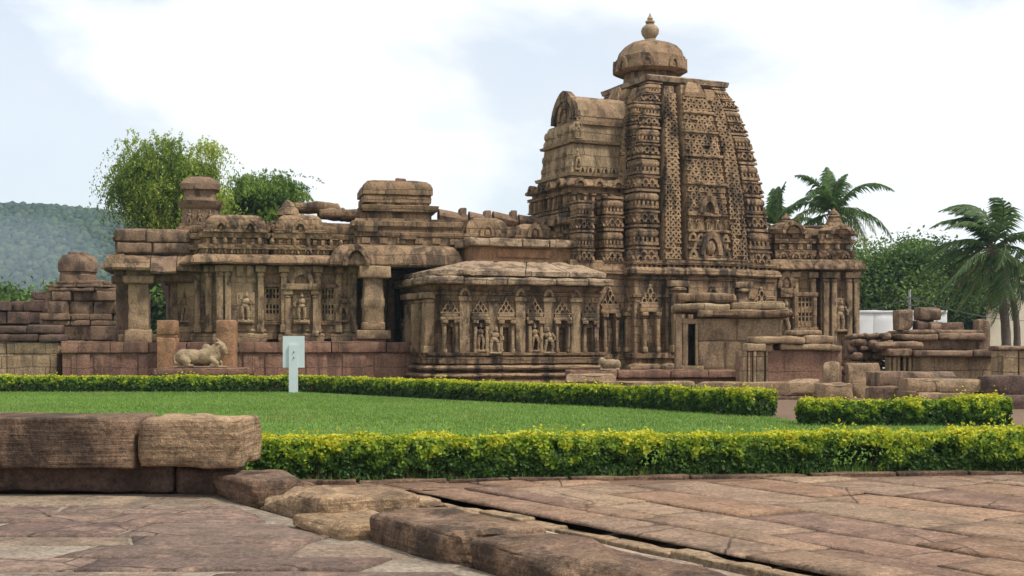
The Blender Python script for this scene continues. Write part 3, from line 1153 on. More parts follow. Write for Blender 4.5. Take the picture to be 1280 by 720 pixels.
# --- small roof turret behind the left porch
hu = lambda py: H.zp(py, 250, 1.8)
uc = U(250, 1.8)
k = H.Y(uc, 1.8) / FPX
mb = MB()
mb.loft(sq(uc, 2.2, 23 * k, .2), [(hu(292), 0), (hu(262), -.03), (hu(261), .03), (hu(258), .08), (hu(252), .14), (hu(251), -.1), (hu(247), -.12)], .3, .03, .06)
for k2 in (-1, 0, 1):
    figure(mb, uc + k2 * .38, 1.55, hu(284), .6, k2 + 1)
tur = mb.build("roof_turret", M_RUIN, temple)
mb = MB()
mb.loft(sq(uc, 2.2, 19 * k, .25), [(hu(250), 0), (hu(238), .0), (hu(237), .13), (hu(230), .15), (hu(225), .05), (hu(221), -.22), (hu(219.5), -.4)], .3, .04, .08)
mb.build("capstone", M_RUIN, tur)

# ------------------------------------------------------------------ tower
S = 6.3
_ip = [(0, 0), (4.63, 0.0), (7.4, .22), (9.5, .56), (11.1, 1.0), (11.9, 1.38), (13, 1.9)]


def ins(z):
    for (a, p), (b, q) in zip(_ip, _ip[1:]):
        if z <= b:
            return p + (q - p) * (z - a) / (b - a)
    return _ip[-1][1]


tz = lambda py: T.z(py, 0, 0)
ZB, ZT = 4.75, 11.85


def rathas(S_, e=0.0, p1=.22, p2=.4):
    """square plan with stepped projections on each side"""
    c, b = 1.27, 2.12
    side = [(0, 0), (c, 0), (c, -p1 + .0), (b, -p1), (b, -p2), (S_ - b, -p2), (S_ - b, -p1), (S_ - c, -p1), (S_ - c, 0)]
    pts = []
    for k in range(4):
        for (x, y) in side:
            for _ in range(k):
                x, y = x - S_ / 2, y - S_ / 2
                x, y = -y, x
                x, y = x + S_ / 2, y + S_ / 2
            pts.append((x, y))
    return pts


RP = rathas(S)
mb = MB()
mb.loft(RP, [(-.1, .35), (.25, .35), (.27, .2), (.55, .25)] + roll(.55, .85, .38, .2) + [(.87, .1), (1.05, .1), (1.06, .2), (1.25, .2), (1.27, 0),
        (tz(372), 0), (tz(371), .06), (tz(368), .06), (tz(367), 0), (4.0, 0), (4.02, .06), (4.12, .1), (4.14, .02), (4.22, .02)], .3, .012, .02)
tower = to_frame(mb.build("tower", M_TOWER, temple), T)
mb = MB()
mb.loft(RP, kapota(4.2, 4.5, .22, .02) + [(4.52, -.12), (4.6, -.12), (4.6, .08), (4.68, .1), (4.7, -.05), (4.78, -.05)], .3, .015, .04)
dentils(mb, RP, 4.48, 4.6, -.12, .1, .1, .14)
mb.build("tower_cornice", M_TOWER, tower)
for k in range(4):                          # wall niches and pilasters under the tower
    M = Matrix.Translation((S / 2, S / 2, 0)) @ Matrix.Rotation(k * math.pi / 2, 4, 'Z') @ Matrix.Translation((-S / 2, -S / 2, 0))
    for x, v, w, fg in ((.64, 0, .9, None), (S - .64, 0, .9, None), (S / 2, -.4, 1.4, 1)):
        mb = MB()
        niche(mb, x, v, 1.3, 3.9, w, fg, M)
        mb.build("niche", M_LATT, tower)
    for x in (1.7, S - 1.7):
        mb = MB()
        pilaster(mb, x, -.22, 1.28, 4.0, .5, .22, M)
        mb.build("pilaster", M_PILA, tower)
mb = MB()
rs = []
for k in range(15):
    z = 4.7 + (ZT - 4.7) * k / 14
    i = ins(z) + .75
    rs.append([(i, i, z), (S - i, i, z), (S - i, S - i, z), (i, S - i, z)])
mb.rings(rs)
mb.build("tower_core", M_TOWER, tower)
# corner piers
n_st = [1.42, 1.36, 1.30, 1.16, 1.0, .86]
for (sx, sy) in ((0, 0), (1, 0), (1, 1), (0, 1)):
    mb = MB()
    z = ZB
    for h in n_st:
        zc = z + h / 2
        i = ins(zc)
        hw = .56 * (S - 2 * i) / S
        a = i + hw
        k0 = len(mb.v)
        karna_stack(mb, a if not sx else S - a, a if not sy else S - a, hw, z, z + h)
        for q in range(k0, len(mb.v)):          # follow the tower's curve inside each storey
            p = mb.v[q]
            dd = ins(p[2]) - i
            mb.v[q] = (p[0] + (dd if not sx else -dd), p[1] + (dd if not sy else -dd), p[2])
        z += h
    mb.build("corner_pier", M_TOWER, tower)
sc_ = lambda z: (S - 2 * ins(z)) / S
zpk = [(6.9, .33), (11, .25)]
for k in range(4):
    M = Matrix.Translation((S / 2, S / 2, 0)) @ Matrix.Rotation(k * math.pi / 2, 4, 'Z') @ Matrix.Translation((-S / 2, -S / 2, 0))
    # side bands
    for sg in (-1, 1):
        mb = MB()
        rs = []
        for q in range(15):
            z = ZB + (ZT - .15 - ZB) * q / 14
            c = S / 2 + sg * 1.525 * sc_(z)
            w = .36 * sc_(z)
            v = ins(z) - .02
            rs.append([(c - w, v, z), (c + w, v, z), (c + w, v + .6, z), (c - w, v + .6, z)])
        mb.rings(rs, M=M)
        z = ZB + .1
        while z < ZT - .45:
            h = .2
            c = S / 2 + sg * 1.525 * sc_(z)
            lattice(mb, c, lambda zz: .36 * sc_(zz), lambda zz: ins(zz) - .13, z, z + h, .26, .205, .13, M)
            z += .205
        mb.build("lattice_band", M_LATT, tower)
    # central band
    mb = MB()
    rs = []
    for q in range(15):
        z = ZB + (ZT - .1 - ZB) * q / 14
        w = .95 * sc_(z) * (1 if z < 11 else 1 - (z - 11) * .25)
        v = ins(z) - .2
        rs.append([(S / 2 - w, v, z), (S / 2 + w, v, z), (S / 2 + w, v + .8, z), (S / 2 - w, v + .8, z)])
    mb.rings(rs, M=M)
    lattice(mb, S / 2, lambda zz: .93 * sc_(zz) * (1 if zz < 11 else 1 - (zz - 11) * .25), lambda zz: ins(zz) - .30, 6.65, ZT - .3, .255, .205, .11, M)
    # bolder carved storey at the foot, and course slabs
    lattice(mb, S / 2, lambda zz: .93, lambda zz: ins(zz) - .34, 4.95, 5.9, .36, .31, .17, M)
    for zc in (4.85, 5.92, 6.55, 7.75, 8.85, 9.8, 10.6):
        w = .98 * sc_(zc)
        mb.block(S / 2 - w, S / 2 + w, ins(zc) - .40, ins(zc), zc - .055, zc + .055, .02, .012, .3, M=M)
    for q in range(5):
        figure(mb, S / 2 + (q - 2) * .42, ins(6) - .22, 5.98, .5, q, M)
    mb.arch(S / 2, 5.0, 1.0, .85, ins(5.2) - .5, ins(5.2), .2, M)
    mb.ell((S / 2, ins(5.2) - .35, 5.3), (.24, .14, .3), None, 8, 6, M)
    mb.arch(S / 2, 6.62, .8, .6, ins(6.7) - .46, ins(6.7), .17, M)
    mb.loft([(S / 2 - .5, ins(11.4) - .42), (S / 2 + .5, ins(11.4) - .42), (S / 2 + .5, ins(11.4)), (S / 2 - .5, ins(11.4))],
            [(11.25, 0), (11.42, 0), (11.43, -.06), (11.55, -.1), (11.85, -.38 if False else -.2)], .3, .015, .02, M=M)
    mb.build("lattice_band", M_LATT, tower)
mb = MB()
i = 1.45
tp = [(i, i), (S - i, i), (S - i, S - i), (i, S - i)]
mb.loft(tp, [(ZT - .12, -.3), (ZT - .02, .05), (ZT + .02, .16), (ZT + .2, .2), (ZT + .24, .1), (ZT + .3, -.1)], .3, .025, .06)
mb.build("tower_slab", M_ROOF, tower)
dx, dy = 2.65, 3.4
mb = MB()
mb.lathe(dx, dy, [(ZT + .2, 1.15), (ZT + .35, 1.05), (ZT + .66, 1.0), (ZT + .7, 1.0), (ZT + .7, 1.26), (ZT + .8, 1.42), (ZT + .95, 1.41), (ZT + 1.18, 1.33), (ZT + 1.34, 1.33), (ZT + 1.38, 1.28), (ZT + 1.6, 1.2),
                  (ZT + 1.82, 1.02), (ZT + 1.97, .76), (ZT + 2.07, .45), (ZT + 2.1, .32)], 40, 8, .015, .05, sq=2.5)
for k in range(8):
    M = Matrix.Translation((dx, dy, 0)) @ Matrix.Rotation(k * math.pi / 4 + .2, 4, 'Z')
    mb.arch(0, ZT + .8, .56, .46, -1.5, -1.2, .14, M)
    mb.ell((0, -1.38, ZT + .95), (.12, .08, .16), None, 6, 5, M)
dome = to_frame(mb.build("tower_dome", M_TPLAIN, temple), T)
mb = MB()
b = ZT + 2.06
f_ = 1.3
mb.lathe(dx, dy, [(b + z * f_, r * 1.25) for z, r in ((0, .3), (.05, .2), (.09, .17), (.14, .2), (.24, .27), (.36, .29), (.46, .25), (.54, .15), (.56, .1), (.60, .15), (.65, .15), (.68, .07), (.73, .1), (.80, .05), (.90, .015))], 20, 10, .02, sq=2)
mb.build("finial", M_BULL, dome)

# --- front projection (vaulted antefix) on the left face of the tower
mb = MB()
va, vb = 2.0, 4.1


def lbox(mb, u0, u1, v0, v1, z0, z1, prof_off=.0, **k):
    mb.loft([(u0, v0), (u1, v0), (u1, v1), (u0, v1)], [(z0, 0), (z1, prof_off)], .3, .015, .03, **k)


# lower tiers with stacked little shrines
for (u0, v0, v1, z0, z1) in ((-2.2, 1.3, 5.0, 4.7, 6.6), (-2.05, 1.4, 4.9, 6.6, 7.9)):
    pl_ = [(u0, v0), (1.2, v0), (1.2, v1), (u0, v1)]
    h = z1 - z0
    mb.loft(pl_, [(z0, -.05), (z0 + .05, .06), (z0 + .15, .08), (z0 + .17, -.05), (z0 + h * .55, -.05), (z0 + h * .56, .06), (z0 + h * .62, .1), (z0 + h * .64, -.06), (z0 + h * .74, -.06)] +
            kapota(z0 + h * .74, z0 + h * .9, .16, -.03) + [(z1, -.1)], .3, .015, .04)
    for i_, (a, b_, L) in enumerate(edges(pl_)):
        if i_ in (0, 3):
            Mx = edge_M(a, b_)
            n = max(2, int(L / .75))
            for q in range(n):
                x = (q + .5) * L / n
                pilaster(mb, x - .24, .02, z0 + .18, z0 + h * .55, .12, .16, Mx)
                pilaster(mb, x + .24, .02, z0 + .18, z0 + h * .55, .12, .16, Mx)
                mb.arch(x, z0 + h * .76, .5, .3, -.22, .02, .1, Mx)
                if q % 2 == 0:
                    figure(mb, x, .02, z0 + .2, h * .3, q, Mx)
suk = to_frame(mb.build("vaulted_projection", M_TOWER, temple), T)
mb = MB()
pl_ = [(-1.75, 1.75), (1.2, 1.75), (1.2, 4.5), (-1.75, 4.5)]
mb.loft(pl_, [(7.85, .0), (8.02, .0), (8.04, .16), (8.16, .2), (8.18, .02), (8.28, .0), (9.3, -.10), (9.32, .02), (9.42, .06), (9.44, -.12), (10.15, -.2)], .3, .015, .03)
for q in range(6):
    mb.arch(-1.35 + q * .34, 8.18, .26, .24, 1.62, 1.8, .06)
for zc in (8.45, 8.9, 9.5, 9.85):
    for v in (2.05, 2.5, 3.1, 3.8, 4.25):
        mb.ell((-1.75 + (zc - 8.2) * .1, v, zc), (.13, .15, .2), None, 7, 5)
for zc in (8.3, 9.5):
    figure(mb, -1.5, 1.78, zc, .75, 1)
mb.build("sloping_panel", M_PALE, suk)
mb = MB()
pl_ = [(-1.35, va), (1.4, va), (1.4, vb), (-1.35, vb)]
mb.loft(pl_, [(10.05, -.05), (10.06, .14), (10.2, .16), (10.22, .0), (10.45, .0)], .3, .015, .03)
rs = []
vc, rr = (va + vb) / 2, (vb - va) / 2
for k in range(10):
    x = -1.35 + 2.9 * k / 9
    ring = []
    for q in range(15):
        a = math.pi * q / 14
        e = 1 + .025 * nz((x, a * 2, 3), 1.5)
        ring.append((x, vc - rr * 1.02 * math.cos(a) * e, 10.4 + .92 * math.sin(a) ** .8 * e))
    rs.append(ring)
mb.rings([list(reversed(r)) for r in rs])
mb.build("barrel_vault", M_RUINP, suk)
mb = MB()
Mg = Matrix.Translation((-1.35, vc, 0)) @ Matrix.Rotation(-math.pi / 2, 4, 'Z')
mb.arch(0, 10.3, 2.2, 1.1, -.14, .1, .28, Mg, 14)
mb.arch(0, 10.35, 1.3, .7, -.1, .1, .2, Mg, 10)
figure(mb, 0, .0, 10.3, .6, 2, Mg)
mb.build("gable_arch", M_TOWER, suk)
# piers on the tower's left face in front of and behind the projection
for uc, vc_, hw, z0, hs in ((-.55, .95, .42, 4.7, (1.3, 1.2)), (-1.75, .9, .36, 4.7, (1.2, 1.1)), (-.35, 5.4, .42, 4.7, (1.3, 1.2, 1.1)), (.85, 1.3, .36, 7.3, (1.0, .95, .9, .8))):
    mb = MB()
    z = z0
    for h in hs:
        karna_stack(mb, uc, vc_, hw, z, z + h)
        z += h
    mb.build("corner_pier", M_TOWER, tower)
# base hall between tower and front shrine
mb = MB()
lp_ = [(-2.4, .6), (.3, .6), (.3, 5.8), (-2.4, 5.8)]
mb.loft(lp_, [(-.1, .3), (.5, .3), (.52, .15)] + roll(.52, .85, .3, .12) + [(.9, .1), (1.2, .1), (1.22, 0), (4.2, 0), (4.25, .12), (4.4, .12), (4.42, 0), (4.75, -.02)], .3, .015, .03)
tpo = mb.build("tower_porch", M_TOWER, tower)
for x in (-.75, -1.75):
    mb = MB()
    niche(mb, x, .6, 1.3, 3.8, .82)
    mb.build("niche", M_LATT, tower)


# ------------------------------------------------------------------ low carved shrine in front of the tower
S1 = Frame(545, 45.0, 20)
shrine = thing("front_shrine", "low flat roofed shrine with a row of carved niches in front of the tower", "shrine", (S1.ox, S1.oy, 0), S1.t)
su = lambda px, v=0: S1.u(px, v)
W1, D1 = su(752), 4.4
sz = lambda py: S1.z(py, W1 * .4, 0)
NP = [su(px) for px in (562, 600, 632, 668, 702, 736)]
notch = []
for x in NP:
    notch += [(x - .13, 0), (x - .13, .24), (x + .13, .24), (x + .13, 0)]
sp0 = [(0, .35), (.3, .35), (.3, 0), (W1 - .3, 0), (W1 - .3, .2), (W1, .2), (W1, D1), (0, D1)]
sp_ = [(0, .35), (.3, .35), (.3, 0)] + [p for p in notch if p[0] < W1 - .35] + [(W1 - .3, 0), (W1 - .3, .2), (W1, .2), (W1, D1), (0, D1), (0, 2.6), (-.15, 2.6), (-.15, 1.0), (0, 1.0)]
mb = MB()
z0 = sz(447)
mb.loft(sp0, [(-.1, .45), (.22, .45), (.3, .4)] + roll(.38, sz(466), .5, .3) + [(sz(465.5), .08), (sz(463.5), .08), (sz(463), .3)] + roll(sz(463), sz(456.5), .42, .28) + [(sz(456), .0), (sz(454.5), .0), (sz(454), .26), (sz(447), .30), (sz(446.5), .04), (sz(444.5), .04), (sz(444), .22), (sz(441), .24), (sz(440.5), .02)], .3, .02, .06)
mb.build("base_mouldings", M_TOWER, shrine)
mb = MB()
mb.loft(sp_, [(sz(448), 0), (sz(408), 0)], .3, .012, .02)
mb.loft(sp0, [(sz(409), 0), (sz(370), 0), (sz(369), .05), (sz(365), .07), (sz(364), .0), (sz(360), .1), (sz(357), .12), (sz(355), 0)], .3, .012, .02)
mb.build("shrine_wall", M_STONE, shrine)
nx_ = [562, 600, 632, 668, 702, 736]
for k, px in enumerate(nx_):
    mb = MB()
    niche(mb, su(px), .02 if px < 742 else .2, sz(441), sz(371), .68, [None, 2, None, 1, None, None][k])
    mb.build("niche", M_PILA, shrine)
for px in (580, 616, 650, 685, 719):
    mb = MB()
    mb.block(su(px) - .19, su(px) + .19, -.08, .02, sz(441), sz(376), .02, .012)
    mb.block(su(px) - .24, su(px) + .24, -.15, .02, sz(377), sz(371), .02, .012)
    mb.arch(su(px), sz(370), .4, .26, -.12, .02, .1)
    mb.build("pilaster", M_PILA, shrine)
for px, k in ((617, 3), (684, 1)):
    mb = MB()
    figure(mb, su(px), -.08, sz(440), sz(410) - sz(440), k, Matrix.Translation((su(px), 0, 0)) @ Matrix.Diagonal((1.35, 1, 1, 1)) @ Matrix.Translation((-su(px), 0, 0)))
    mb.build("relief_figure", M_PALE, shrine)
Ml = edge_M((0, D1), (0, 0))
for x in (.9, 2.4, 3.5):
    mb = MB()
    niche(mb, x, .0 if x > 3.3 or x < 1 else .15, sz(446), sz(370), .75, 2, Ml)
    mb.build("niche", M_PILA, shrine)
for x, w_, d_ in ((1.7, .3, .4), (2.75, .3, .42), (3.45, .26, .22), (3.98, .3, .34)):
    mb = MB()
    pilaster(mb, x, 0, sz(441), sz(366), w_, d_, Ml)
    mb.build("pilaster", M_PILA, shrine)
# roof: heavy eave slabs, then sloping slabs, then the raised clerestory
mb = MB()
u = -.38
while u < W1 + .2:
    L = min(random.uniform(1.1, 1.9), W1 + .3 - u)
    if L < .3:
        break
    mb.block(u + .01, u + L - .01, -.42 - random.uniform(0, .08), .9, sz(357) + random.uniform(-.02, .03), sz(347) + random.uniform(-.03, .02), .05, .03, .2, M=Matrix.Rotation(0, 4, "Z"))
    u += L
v = -.5
while v < D1 + .3:
    L = min(random.uniform(1.1, 1.7), D1 + .5 - v)
    if L < .3:
        break
    mb.block(-.40, .8, v + .02, v + L - .02, sz(356), sz(346.5), .07, .03, .3)
    v += L
mb.build("eave_slabs", M_ROOF, shrine)
cu0, cu1 = su(592, 1.3), su(716, 1.3)
mb = MB()
vs_o = [(-.2, -.16), (1.4, -.2), (3.3, -.16), (5.0, -.2), (W1 + .12, -.16), (W1 + .12, D1 + .2), (-.2, D1 + .2), (-.2, 2.2)]
vs_i = [(cu0 - .25, 1.1), (cu0 + .8, 1.1), (cu0 + 2, 1.1), (cu1 - 1, 1.1), (cu1 + .2, 1.1), (cu1 + .2, D1 - .8), (cu0 - .25, D1 - .8), (cu0 - .25, 2.2)]
zz0, zz1 = sz(346) + .05, S1.z(328, 3, 1.2) - .13
mb.block(.15, W1 - .2, .12, D1, sz(348), sz(340), .03, .02)
for k in range(8):
    a, b = vs_o[k], vs_o[(k + 1) % 8]
    c, d = vs_i[(k + 1) % 8], vs_i[k]
    th = .16
    n = 8
    m_ = 8
    jz = random.uniform(-.02, .03)
    rs = []
    for q in range(n + 1):
        f = q / n
        p0 = Vector([a[i] + (d[i] - a[i]) * f for i in (0, 1)])
        p1 = Vector([b[i] + (c[i] - b[i]) * f for i in (0, 1)])
        dl = (p1 - p0).normalized() * .018
        p0, p1 = p0 + dl, p1 - dl
        zb_ = zz0 + (zz1 - zz0) * f + jz * .6
        top, bot = [], []
        for i in range(m_ + 1):
            g = i / m_
            p = p0.lerp(p1, g)
            e = .016 * noise.noise(Vector((p.x * 2, p.y * 2, k))) + .012 * noise.noise(Vector((p.x * 7, p.y * 7, k)))
            ed = .03 if i in (0, m_) else 0
            z = zb_ + th + e - ed - (.02 if q == 0 else 0)
            out = (.05 * noise.noise(Vector((p.x * 3, 4, k)))) if q == 0 else 0
            top.append((p.x, p.y + out, z))
            bot.append((p.x, p.y + out, zb_ - .02))
        rs.append(bot + top[::-1])
    mb.rings([list(reversed(r)) for r in rs])
mb.block(su(574, -.4), su(578, -.4) + .35, -.45, -.2, sz(346), sz(338), .05, .03)
mb.build("sloping_roof", M_ROOF, shrine)
mb = MB()
sz2 = lambda py: S1.z(py, W1 * .5, 1.3)
mb.loft([(cu0, 1.3), (cu1, 1.3), (cu1, D1 - .9), (cu0, D1 - .9)], [(sz2(327), 0), (sz2(309), 0)], .3, .015, .03)
mb.block(cu0 + .9, cu0 + 3.0, 1.24, 1.5, sz2(322), sz2(311), .02, .01)
mb.build("raised_wall", M_POST, shrine)
mb = MB()
for a, b in ((su(586, 1.1), su(652, 1.1)), (su(652.6, 1.1), su(686, 1.1)), (su(686.6, 1.1), su(721, 1.1))):
    mb.block(a, b, 1.0, D1 - .6, sz2(309), sz2(298.5), .05, .03, .35)
mb.build("raised_coping", M_ROOF, shrine)

# ------------------------------------------------------------------ small shrine right of the tower
E = Frame(962, 51, 8)
annex = thing("domed_shrine", "narrow carved shrine with two small round domes and a pierced window right of the tower", "shrine", (E.ox, E.oy, 0), E.t)
ez = lambda py: E.z(py, 1.5, 0)
eu = lambda px, v=0: E.u(px, v)
ep = [(eu(960), .4), (eu(972), .4), (eu(972), .1), (eu(1018), .1), (eu(1018), .5), (eu(1026), .5), (eu(1026), 0), (eu(1066), 0), (eu(1066), 4), (eu(960), 4)]
mb = MB()
mb.loft(ep, [(-.1, .3), (.5, .3), (.6, .2), (ez(452), .2), (ez(450), .08), (ez(445), .08), (ez(444), 0), (ez(338), 0)], .3, .012, .02)
aw = mb.build("shrine_wall", M_STONE, annex)
for px in (967, 994, 1016, 1031, 1041, 1060, 1069):
    mb = MB()
    pilaster(mb, eu(px), .1 if px < 1020 else 0, ez(446), ez(340), .22, .2)
    mb.build("pilaster", M_PILA, annex)
mb = MB()
mb.block(eu(974), eu(990), -.2, .12, ez(372), ez(360), .03, .01)
mb.arch(eu(982), ez(360), .75, .62, -.15, .12, .18)
mb.ell((eu(982), -.02, ez(354)), (.2, .1, .25), None, 8, 6)
mb.build("niche_canopy", M_CARVE, annex)
for px, v, a, b, k in ((980, .1, 420, 376, 3), (1049, 0, 412, 375, 0)):
    mb = MB()
    mb.block(eu(px) - .26, eu(px) + .26, v - .05, v + .02, ez(a + 2), ez(b - 3), .02, .01)
    figure(mb, eu(px), v - .03, ez(a), ez(b) - ez(a), k)
    mb.build("relief_figure", M_PALE, annex)
lattice_window("lattice_window", annex, eu(1005), -.14, ez(408), ez(372), .62, M_LATT)
mb = MB()
mb.loft(ep, kapota(ez(338), ez(324), .42, .0) + [(ez(323.5), .0), (ez(320), .08), (ez(313), .10), (ez(312), -.05), (ez(305), -.05), (ez(304), .08), (ez(299), .1), (ez(298), -.05), (ez(292), -.05)], .3, .02, .05)
dentils(mb, ep, ez(312), ez(305), -.05, .2, .14, .12, front_only)
dentils(mb, ep, ez(298), ez(292), -.05, .26, .2, .12, front_only)
arches(mb, ep, ez(323), .26, .08, .36, .1, .06, .08, front_only)
mb.build("eave", M_CARVE, annex)
for ca, wd, top, nm in ((984, 46, 272, 0), (1044, 48, 265, 1)):
    mb = MB()
    c_ = eu(ca, .6)
    r = wd / 2 * 51 / FPX
    zb_ = ez(293)
    ht = ez(281 if nm else 277) - zb_
    mb.lathe(c_, .75, [(zb_, r * 1.0), (zb_ + .05, r * 1.12), (zb_ + ht * .45, r * 1.14), (zb_ + ht * .5, r * 1.0), (zb_ + ht * .8, r * .85), (zb_ + ht, r * .5), (ez(top + 5), r * .3), (ez(top + 3), r * .34), (ez(top), .1)], 20, amp=.03, sq=3)
    mb.arch(c_, zb_ + .02, r * 1.3, ht * .95, .75 - r * 1.25, .75 - r * .7, .14)
    mb.ell((c_, .75 - r * 1.0, zb_ + ht * .35), (.18, .12, .22), None, 8, 5)
    d_ = mb.build("roof_dome", M_CARVE, annex)
    mb = MB()
    mb.lathe(c_, .75, [(ez(top + 2), .12), (ez(top), .2), (ez(top - 3), .16), (ez(top - 5), .06), (ez(top - 8), .02)], 10, amp=.015)
    mb.build("finial", M_CARVE, d_)
mb = MB()
mb.block(eu(1000), eu(1068), .3, 3, ez(295), ez(284), .08, .03)
mb.block(eu(1010), eu(1066), .5, 2.5, ez(285), ez(279), .1, .03)
mb.build("roof_course", M_STONE, annex)

# ------------------------------------------------------------------ plain stone cell with a narrow door
C = Frame(847, 43.5, -5)
cell = thing("stone_cell", "small plain stone cell with a narrow dark door and flat roof slabs, below the tower", "shrine", (C.ox, C.oy, 0), C.t)
cu = lambda px, v=0: C.u(px, v)
cz = lambda py: C.z(py, 1.8, 0)
Wc = cu(976)
mb = MB()
d0, d1 = cu(860), cu(869)
mb.loft([(0, 0), (d0, 0), (d0, 1.6), (d1, 1.6), (d1, 0), (Wc, 0), (Wc, 2.8), (0, 2.8)], [(-.1, 0), (cz(458), 0), (cz(398), 0)], .4, .012, .02)
for (a, b, ya, yb) in ((872, 905, 463, 427), (906.5, 927, 463, 427), (872, 920, 426, 398), (921, 973, 426, 398)):
    mb.block(cu(a) + .02, cu(b), -.06, .1, cz(ya), cz(yb), .03, .015)
mb.build("cell_wall", M_RUINP, cell)
mb = MB()
mb.block(d0 - .42, d0 - .2, -.12, .2, cz(464), cz(392), .02, .01)
mb.block(d0 - .18, d0, -.08, .3, cz(464), cz(405), .02, .01)
mb.block(d1, d1 + .1, -.08, .3, cz(464), cz(405), .02, .01)
mb.block(d0 - .2, d1 + .3, -.1, .3, cz(405), cz(399), .02, .01)
mb.block(d0 - .3, d1 + .3, -.1, .5, cz(464), cz(457), .02, .01)
mb.build("door_frame", M_RUINP, cell)
for (a, b, v, ya, yb, m) in ((872, 990, -.35, 397, 387, M_STONE), (842, 913, -.25, 390, 379, M_PALE), (914, 982, 0, 388, 377, M_PALE), (846, 921, .2, 379, 366, M_STONE)):
    mb = MB()
    mb.block(cu(a, v), cu(b, v), v, 2.9 + v * .2, C.z(ya, 1.5, v), C.z(yb, 1.5, v), .09, .045, .3)
    mb.build("roof_slab", m, cell)

# ------------------------------------------------------------------ free walls, ruins and fallen blocks


def stone_thing(name, label, cat, px0, px1, py0, py1, Y, depth, mat, yaw=0.0, r=.06, amp=.035, group=None, ground=False, step=.22, z0=None):
    """one worn block; px/py give its face at distance Y"""
    p0, p1 = at(px0, py0, Y), at(px1, py1, Y)
    w, zl, zh = p1.x - p0.x, p0.z, p1.z
    if ground:
        zl = -.05
    if z0 is not None:
        zl = z0
    mb = MB()
    mb.block(-w / 2, w / 2, 0, depth, 0, zh - zl, min(r, .035), amp * .6, step * .55, 1.6, cuts=5, cutd=.08, nmax=26)
    o = mb.build(name, mat, None, ((p0.x + p1.x) / 2, Y, zl), R(yaw), sharp=50)
    return tag(o, label, cat, group)


# low masonry wall at the far left, in front of the plinth
Y = 45.2
wl = thing("low_wall", "low wall of cream blocks topped by dark coping slabs at the far left edge", "wall", (at(-60, 470, Y).x, Y, 0), 0)
mb = MB()
k = Y / FPX
zw = lambda py: EYE + (HOR - py) * k
for (a, b, ya, yb, m) in ((-60, 8, 472, 443, 0), (8.5, 62, 472, 443, 0), (62.5, 71, 472, 443, 0), (-60, 7, 442.5, 428, 0), (8, 73, 442.5, 428, 0)):
    mb.block((a + 60) * k, (b + 60) * k, 0, .8, -.05 if ya == 472 else zw(ya), zw(yb), .025, .015, .3)
mb.build("wall_blocks", M_PALE, wl)
mb = MB()
for (a, b, ya, yb, v) in ((-60, 48, 427.5, 418, -.1), (48.5, 76, 427.5, 418, -.1), (-60, 33, 417.5, 407.5, -.02), (33.5, 71, 417.5, 406, -.02)):
    mb.block((a + 60) * k, (b + 60) * k, v, .8, zw(ya), zw(yb), .06, .03, .3)
mb.build("coping", M_RUIND, wl)

# ruined shrine with a round cap at the left
Y = 53
rz = lambda py: EYE + (HOR - py) * Y / FPX
rx = lambda px: (px - 100) * Y / FPX
ruin = thing("ruined_shrine", "ruined stepped shrine of dark blocks with a round capstone, left of the temple porch", "ruin", (at(100, 430, Y).x, Y, 0))
rows = [(78, 150, 425, 407), (48, 150, 407, 400), (50, 148, 400, 392), (52, 146, 392, 376.5), (64, 144, 376, 364), (60, 145, 364, 359.5), (55, 137, 359, 354.5), (66, 130, 355, 350)]
mb = MB()
mb.block(rx(52), rx(150), .4, 4.5, -.1, rz(362), .05, .03)
for (a, b, ya, yb) in [(40, 150, 470, 425)] + rows:
    x = a
    while x < b - 3:
        L = min(random.uniform(22, 46), b - x)
        mb.block(rx(x) + .02, rx(x + L) - .02, random.uniform(-.15, .2), 2.5, rz(ya) if ya < 470 else -.05, rz(yb) - random.uniform(0, .02), .03, .028, .25)
        x += L
mb.build("stepped_courses", M_RUIN, ruin)
mb = MB()
c_ = (98 - 640) * 54.6 / FPX - (100 - 640) * Y / FPX
rr = 22 * 54.6 / FPX
rz0 = rz
rz = lambda py: EYE + (HOR - py) * 54.6 / FPX
mb.lathe(c_, 1.6, [(rz(352), rr * .98), (rz(345), rr * .98), (rz(344), rr * .9), (rz(341), rr * .9), (rz(340), rr * 1.02), (rz(331), rr * 1.05), (rz(325), rr * .98), (rz(320), rr * .8), (rz(319.5), rr * .55), (rz(316), rr * .5), (rz(315), .1)], 24, amp=.05, sq=2.7)
mb.build("capstone", M_RUIN, ruin)
rz = rz0
rub = thing("rubble_wall", "tumbled dark stone rubble wall at the far left, beside the ruined shrine", "ruin", (at(20, 430, Y).x, Y + 1, 0))
mb = MB()
rx2 = lambda px: (px - 20) * Y / FPX
for (a, b, top) in ((-80, 18, 374), (16, 62, 362)):
    z = -.05
    while z < rz(top) - .1:
        h = random.uniform(.3, .55)
        x = a + random.uniform(-3, 3) + (z * 2.5 if a > 0 else 0)
        while x < b:
            L = random.uniform(14, 32)
            mb.block(rx2(x), rx2(x + L) - .03, random.uniform(-.15, .25), 2, z, min(z + h, rz(top)) - .02, .045, .04, .25)
            x += L
        z += h
mb.build("wall_blocks", M_RUIND, rub)

